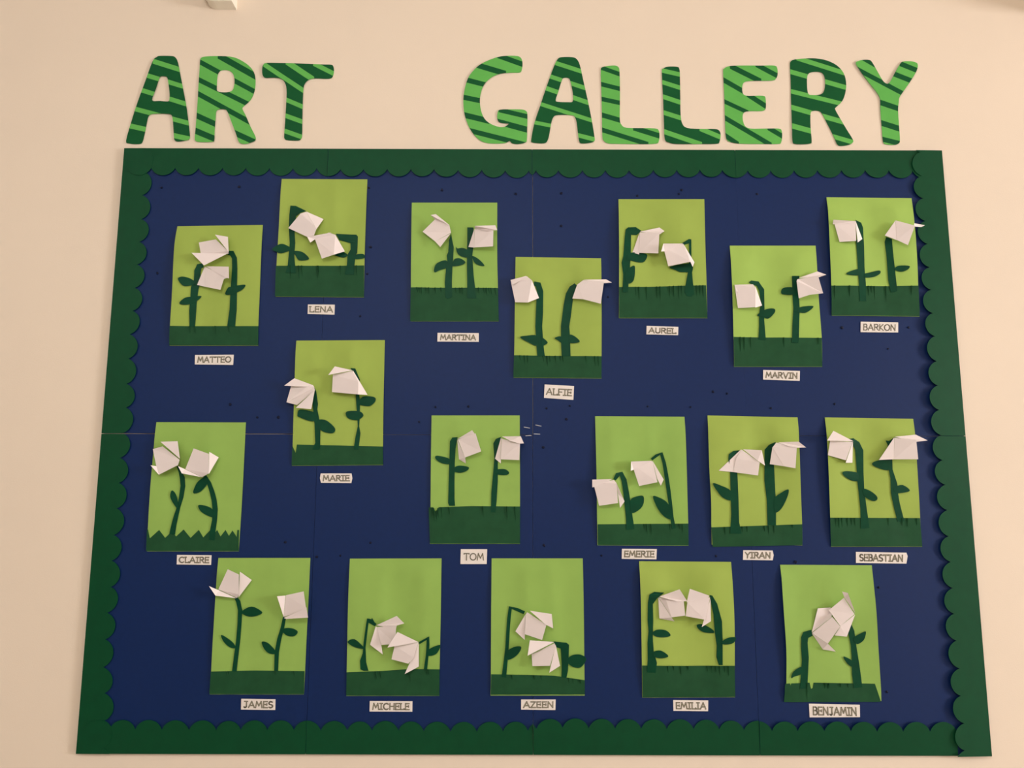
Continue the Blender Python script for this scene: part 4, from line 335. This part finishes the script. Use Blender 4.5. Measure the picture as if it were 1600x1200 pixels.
# ---------------------------------------------------------------- stroke alphabet for the name strips
def arc(cx, cy, rx, ry, a0, a1, n=10):
    return [(cx+rx*math.cos(math.radians(a0+(a1-a0)*i/n)), cy+ry*math.sin(math.radians(a0+(a1-a0)*i/n))) for i in range(n+1)]
GL = {
 'A': (.82, [[(0, 0), (.42, 1), (.8, 0)], [(.12, .32), (.7, .36)]]),
 'B': (.6, [[(.05, 0), (.05, 1), (.35, 1)] + arc(.35, .77, .2, .23, 90, -90, 6) + [(.05, .54)], [(.35, .54)] + arc(.35, .27, .25, .27, 90, -90, 6) + [(.0, 0)]]),
 'C': (.75, [arc(.42, .5, .42, .5, 50, 310, 12)]),
 'E': (.6, [[(.58, 1), (.05, 1), (.05, 0), (.6, 0)], [(.05, .52), (.5, .52)], [(.5, .42), (.5, .62)]]),
 'F': (.58, [[(.58, 1), (.05, 1), (.05, 0)], [(.05, .52), (.48, .52)], [(-.06, 0), (.2, 0)]]),
 'H': (.72, [[(.05, 0), (.05, 1)], [(.68, 0), (.68, 1)], [(.05, .52), (.68, .52)]]),
 'I': (.42, [[(.21, 0), (.21, 1)], [(0, 1), (.42, 1)], [(0, 0), (.42, 0)]]),
 'J': (.55, [[(.12, 1), (.55, 1)], [(.4, 1), (.4, .2)] + arc(.22, .2, .18, .2, 0, -150, 6)]),
 'K': (.65, [[(.05, 0), (.05, 1)], [(.6, 1), (.08, .48), (.65, 0)]]),
 'L': (.58, [[(.05, 1), (.05, 0), (.58, 0), (.58, .14)], [(-.04, 1), (.16, 1)]]),
 'M': (.9, [[(0, 0), (.14, 1), (.45, .3), (.76, 1), (.9, 0)]]),
 'N': (.75, [[(.03, 0), (.06, 1), (.68, .02), (.7, 1)]]),
 'O': (.86, [arc(.43, .5, .43, .5, 0, 360, 16)]),
 'R': (.66, [[(.05, 0), (.05, 1), (.35, 1)] + arc(.35, .76, .23, .24, 90, -90, 6) + [(.08, .52)], [(.28, .52), (.66, 0)]]),
 'S': (.58, [arc(.3, .75, .25, .25, 40, 230, 8) + [(.3, .5)] + arc(.28, .25, .28, .25, 60, -140, 8)]),
 'T': (.72, [[(0, 1), (.72, 1)], [(.36, 1), (.36, 0)], [(0, .9), (0, 1)], [(.72, .9), (.72, 1)]]),
 'U': (.72, [[(.05, 1), (.05, .3)] + arc(.36, .3, .31, .3, 180, 360, 8) + [(.67, 1)]]),
 'V': (.76, [[(0, 1), (.38, 0), (.76, 1)]]),
 'Y': (.72, [[(0, 1), (.38, .5), (.72, 1)], [(.38, .5), (.34, 0)]]),
 'Z': (.66, [[(.02, 1), (.62, 1), (.02, 0), (.66, 0)]]),
}
def ribbon(bm, P, w, d, mi):
    for a, b in zip(P, P[1:]):
        t = (b-a); l = t.length
        if l < 1e-6: continue
        t /= l; n = Vector((-t.y, t.x))
        q = [a-t*w*.45+n*w/2, b+t*w*.45+n*w/2, b+t*w*.45-n*w/2, a-t*w*.45-n*w/2]
        v = [bm.verts.new((p.x, -d, p.y)) for p in q]; k = [bm.verts.new((p.x, -d+.00012, p.y)) for p in q]
        fs = [bm.faces.new(v), bm.faces.new(k[::-1])] + [bm.faces.new((v[i], v[(i+1) % 4], k[(i+1) % 4], k[i])) for i in range(4)]
        for f in fs: f.material_index = mi

# ---------------------------------------------------------------- the eighteen flower cards and their name strips
def resample(P, n):
    L_ = [0]
    for a, b in zip(P, P[1:]): L_.append(L_[-1]+math.hypot(b[0]-a[0], b[1]-a[1]))
    R_ = []
    for i in range(n):
        s = L_[-1]*i/(n-1); k = 0
        while k < len(P)-2 and L_[k+1] < s: k += 1
        # catmull-rom between k and k+1
        t = (s-L_[k])/max(1e-6, L_[k+1]-L_[k])
        a, b, c, d = (Vector(P[max(0, min(len(P)-1, k+o))]) for o in (-1, 0, 1, 2))
        v = .5*((2*b)+(c-a)*t+(2*a-5*b+4*c-d)*t*t+(3*b-a-3*c+d)*t**3)
        R_.append((v.x, v.y))
    return R_
def sm(t): t = max(0, min(1, t)); return t*t*(3-2*t)
for D in CARDS:
    L, R_ = D['L'], D['R']
    cx, cz = (L[-1][0]+R_[-1][0])/2, min(L[-1][1], R_[-1][1])
    base = (cx, cz)
    W = R_[0][0]-L[0][0]; Hh = L[0][1]-cz
    lift = D['lift']; p1, p2, p3 = (random.random()*6.28 for _ in range(3))
    spots = [(b[0][0], b[0][1]) for b, f in D['fl']]
    amp = .6 + .26*lift
    def dfn(x, z, off=0):
        u = (x-cx)/W+.5; v = (z-cz)/Hh
        e = sm((.45-u)/.45)
        d = 1.6 + lift*.9*e*math.sin(math.pi*max(0, min(1, v)))**1 + .35*lift*sm((u-.6)/.4)*math.sin(math.pi*max(0, min(1, v)))
        fade = sm((1-v)/.12)*sm(v/.08+.25)
        d += amp*fade*(1+math.sin(u*9+p1+1.2*math.sin(v*3+p2)))*(.35+.65*sm(v*1.3))
        d += .35*fade*(1+math.sin(u*5+v*11+p3))
        for sx, sz in spots:
            q = ((x-sx)**2+(z-sz-10)**2)/(28**2)
            d += 1.0*math.exp(-q)
            if z > sz: d += 1.3*fade*math.exp(-((x-sx+6*math.sin(p2))/15)**2)*sm((z-sz)/15)*(1.2 if p1 > 3 else .7)
        return d+off
    card = thing('flower_card', D['lab'], 'artwork', (cx/1000, 0, cz/1000+BZ), 'snowdrop collages on the board')
    Lr, Rr = resample(L, 26), resample(R_, 26)
    rows = [[(a[0]+(b[0]-a[0])*j/20, a[1]+(b[1]-a[1])*j/20) for j in range(21)] for a, b in zip(Lr, Rr)]
    bm = bmesh.new(); sheet(bm, rows, dfn, .35, base)
    lm = M['limey'] if D['yel'] == 1 else (M['limeg'] if D['yel'] == 0 else M['limem'])
    link('backing_sheet', bm, lm, card)
    # grass strip, its fringe cuts standing proud as narrow folded blades
    G = D['G']; gl_, gr_ = D['GB']
    n = 24; us = sorted({round(i/n, 4) for i in range(n+1)} | {round((g[0]-G[0][0])/(G[-1][0]-G[0][0]), 4) for g in G})
    def gtop(u):
        x = G[0][0]+u*(G[-1][0]-G[0][0])
        for a, b in zip(G, G[1:]):
            if a[0]-.01 <= x <= b[0]+.01: return (x, a[1]+(b[1]-a[1])*(x-a[0])/max(1e-6, b[0]-a[0]))
        return G[-1]
    tops = [gtop(u) for u in us]; bots = [(gl_[0]+(gr_[0]-gl_[0])*u, gl_[1]+(gr_[1]-gl_[1])*u) for u in us]
    rows = [[(a[0]+(b[0]-a[0])*k/6, a[1]+(b[1]-a[1])*k/6) for a, b in zip(tops, bots)] for k in range(7)]
    bm = bmesh.new(); sheet(bm, rows, lambda x, z: dfn(x, z, .75+.3*math.sin(x*.11)), .35, base)
    gs = link('grass_strip', bm, M['grass'], card)
    if D['slit']:
        bm = bmesh.new()
        for x0, z0, x1, z1 in D['slit']:
            h = random.uniform(2.2, 3.8); wd = random.uniform(1.6, 2.6)
            d0 = dfn(x0, z0, .7); d1 = dfn(x1, z1, .9)
            V = [((x0-wd, z0), d0+.4), ((x0+.3, z0), d0+h), ((x0+.9, z0), d0+.4), ((x1, z1), d1+.2)]
            v = [bm.verts.new(((q[0]-base[0])/1000, -d/1000, (q[1]-base[1])/1000)) for q, d in V]
            for t in ((0, 1, 3), (1, 2, 3), (0, 2, 1), (0, 3, 2)): bm.faces.new([v[i] for i in t])
        fr = link('grass_fringe', bm, M['grass'], gs); fr['kind'] = 'stuff'
    for P in D['stem']:
        bm = bmesh.new(); prism(bm, [densify(P, 7)], lambda x, z: dfn(x, z, 1.7), .35, base); link('stem', bm, M['stem'], card)
    for P in D['leaf']:
        bm = bmesh.new(); prism(bm, [smooth(P, 4)], lambda x, z: dfn(x, z, 2.3), .35, base); link('leaf', bm, M['stem'], card)
    for body, flaps in D['fl']:
        off = dfn(body[0][0], body[0][1]) - .2
        bm = bmesh.new(); facet(bm, body, .35, base, off); fo = link('flower', bm, M['white'], card)
        for P in flaps:
            bm = bmesh.new(); facet(bm, P, .35, base, off); link('folded_petal', bm, M['white'], fo)
    # name strip
    T = D['tag']; n = len(T)
    tx, tz = sum(p[0] for p in T)/n, min(p[1] for p in T)
    st = thing('name_strip', D['tl'], 'name tag', (tx/1000, 0, tz/1000+BZ), 'name strips on the board')
    bm = bmesh.new(); prism(bm, [densify(T, 12)], lambda x, z: 1.6+.15*math.sin(x*.05), .5, (tx, tz)); link('paper_strip', bm, M['tag'], st)
    tl, tr, bl = Vector(T[0]), Vector(T[1]), Vector(T[-1] if n == 4 else T[4] if n == 6 else T[-1])
    if n == 5: bl = Vector(T[4])
    if n == 6: bl = Vector(T[4])
    if D['text'] == 'MARIE': bl = Vector(T[4])
    ex, ez = tr-tl, tl-bl
    word = D['text']; gap = .17
    tw = sum(GL[c][0] for c in word)+gap*(len(word)-1)
    mx = .075 if word != 'TOM' else .13
    hz = .56 if word not in ('TOM', 'ALFIE') else .44
    z0 = (1-hz)/2-.01
    bm = bmesh.new(); adv = 0
    for c in word:
        gw, strokes = GL[c]
        for s in strokes:
            pts = [bl+ex*(mx+(1-2*mx)*(adv+p[0])/tw)+ez*(z0+hz*p[1]) for p in s]
            pts = [Vector(((p.x-tx)/1000, (p.y-tz)/1000)) for p in pts]
            thin = word in ('TOM', 'BARKON')
            ribbon(bm, pts, .0026 if not thin else .0021, .0020, 0)
            ribbon(bm, pts, .0009 if not thin else .0005, .0021, 1)
        adv += gw+gap
    link('lettering', bm, [M['ink'], M['inkin']], st)

# ---------------------------------------------------------------- cream plastic fitting at the top of the wall
br = thing('wall_bracket', 'cream plastic wall fitting with rounded lower end at the top left', 'wall fitting', (-.787, WY, 1.0765+BZ))
bx0, bx1 = -.038, .038
prof = [(bx0, .16), (bx0, .024)] + [(bx0+.03-.03*math.cos(math.radians(a)), .024-.025*math.sin(math.radians(a))) for a in range(15, 91, 15)] + [(bx1, -.001), (bx1, .16)]
inner = [(bx1-.005, .16), (bx1-.005, .004), (bx0+.03, .004)] + [(bx0+.03-.025*math.cos(math.radians(a)), .024-.02*math.sin(math.radians(a))) for a in range(75, -1, -15)] + [(bx0+.005, .16)]
bm = bmesh.new(); loop = prof + inner
fa = [bm.verts.new((x, -.037, z)) for x, z in loop]; fb = [bm.verts.new((x, 0, z)) for x, z in loop]
for t in tessellate_polygon([[Vector((x, z, 0)) for x, z in loop]]):
    bm.faces.new([fa[q] for q in t]); bm.faces.new([fb[q] for q in reversed(t)])
for q in range(len(loop)):
    r = (q+1) % len(loop); bm.faces.new((fa[q], fa[r], fb[r], fb[q]))
link('bracket_shell', bm, M['bracket'], br)
boxo('front_plate', (bx0+.006, -.028, .006), (bx1-.006, -.012, .16), M['plate'], br, .003)
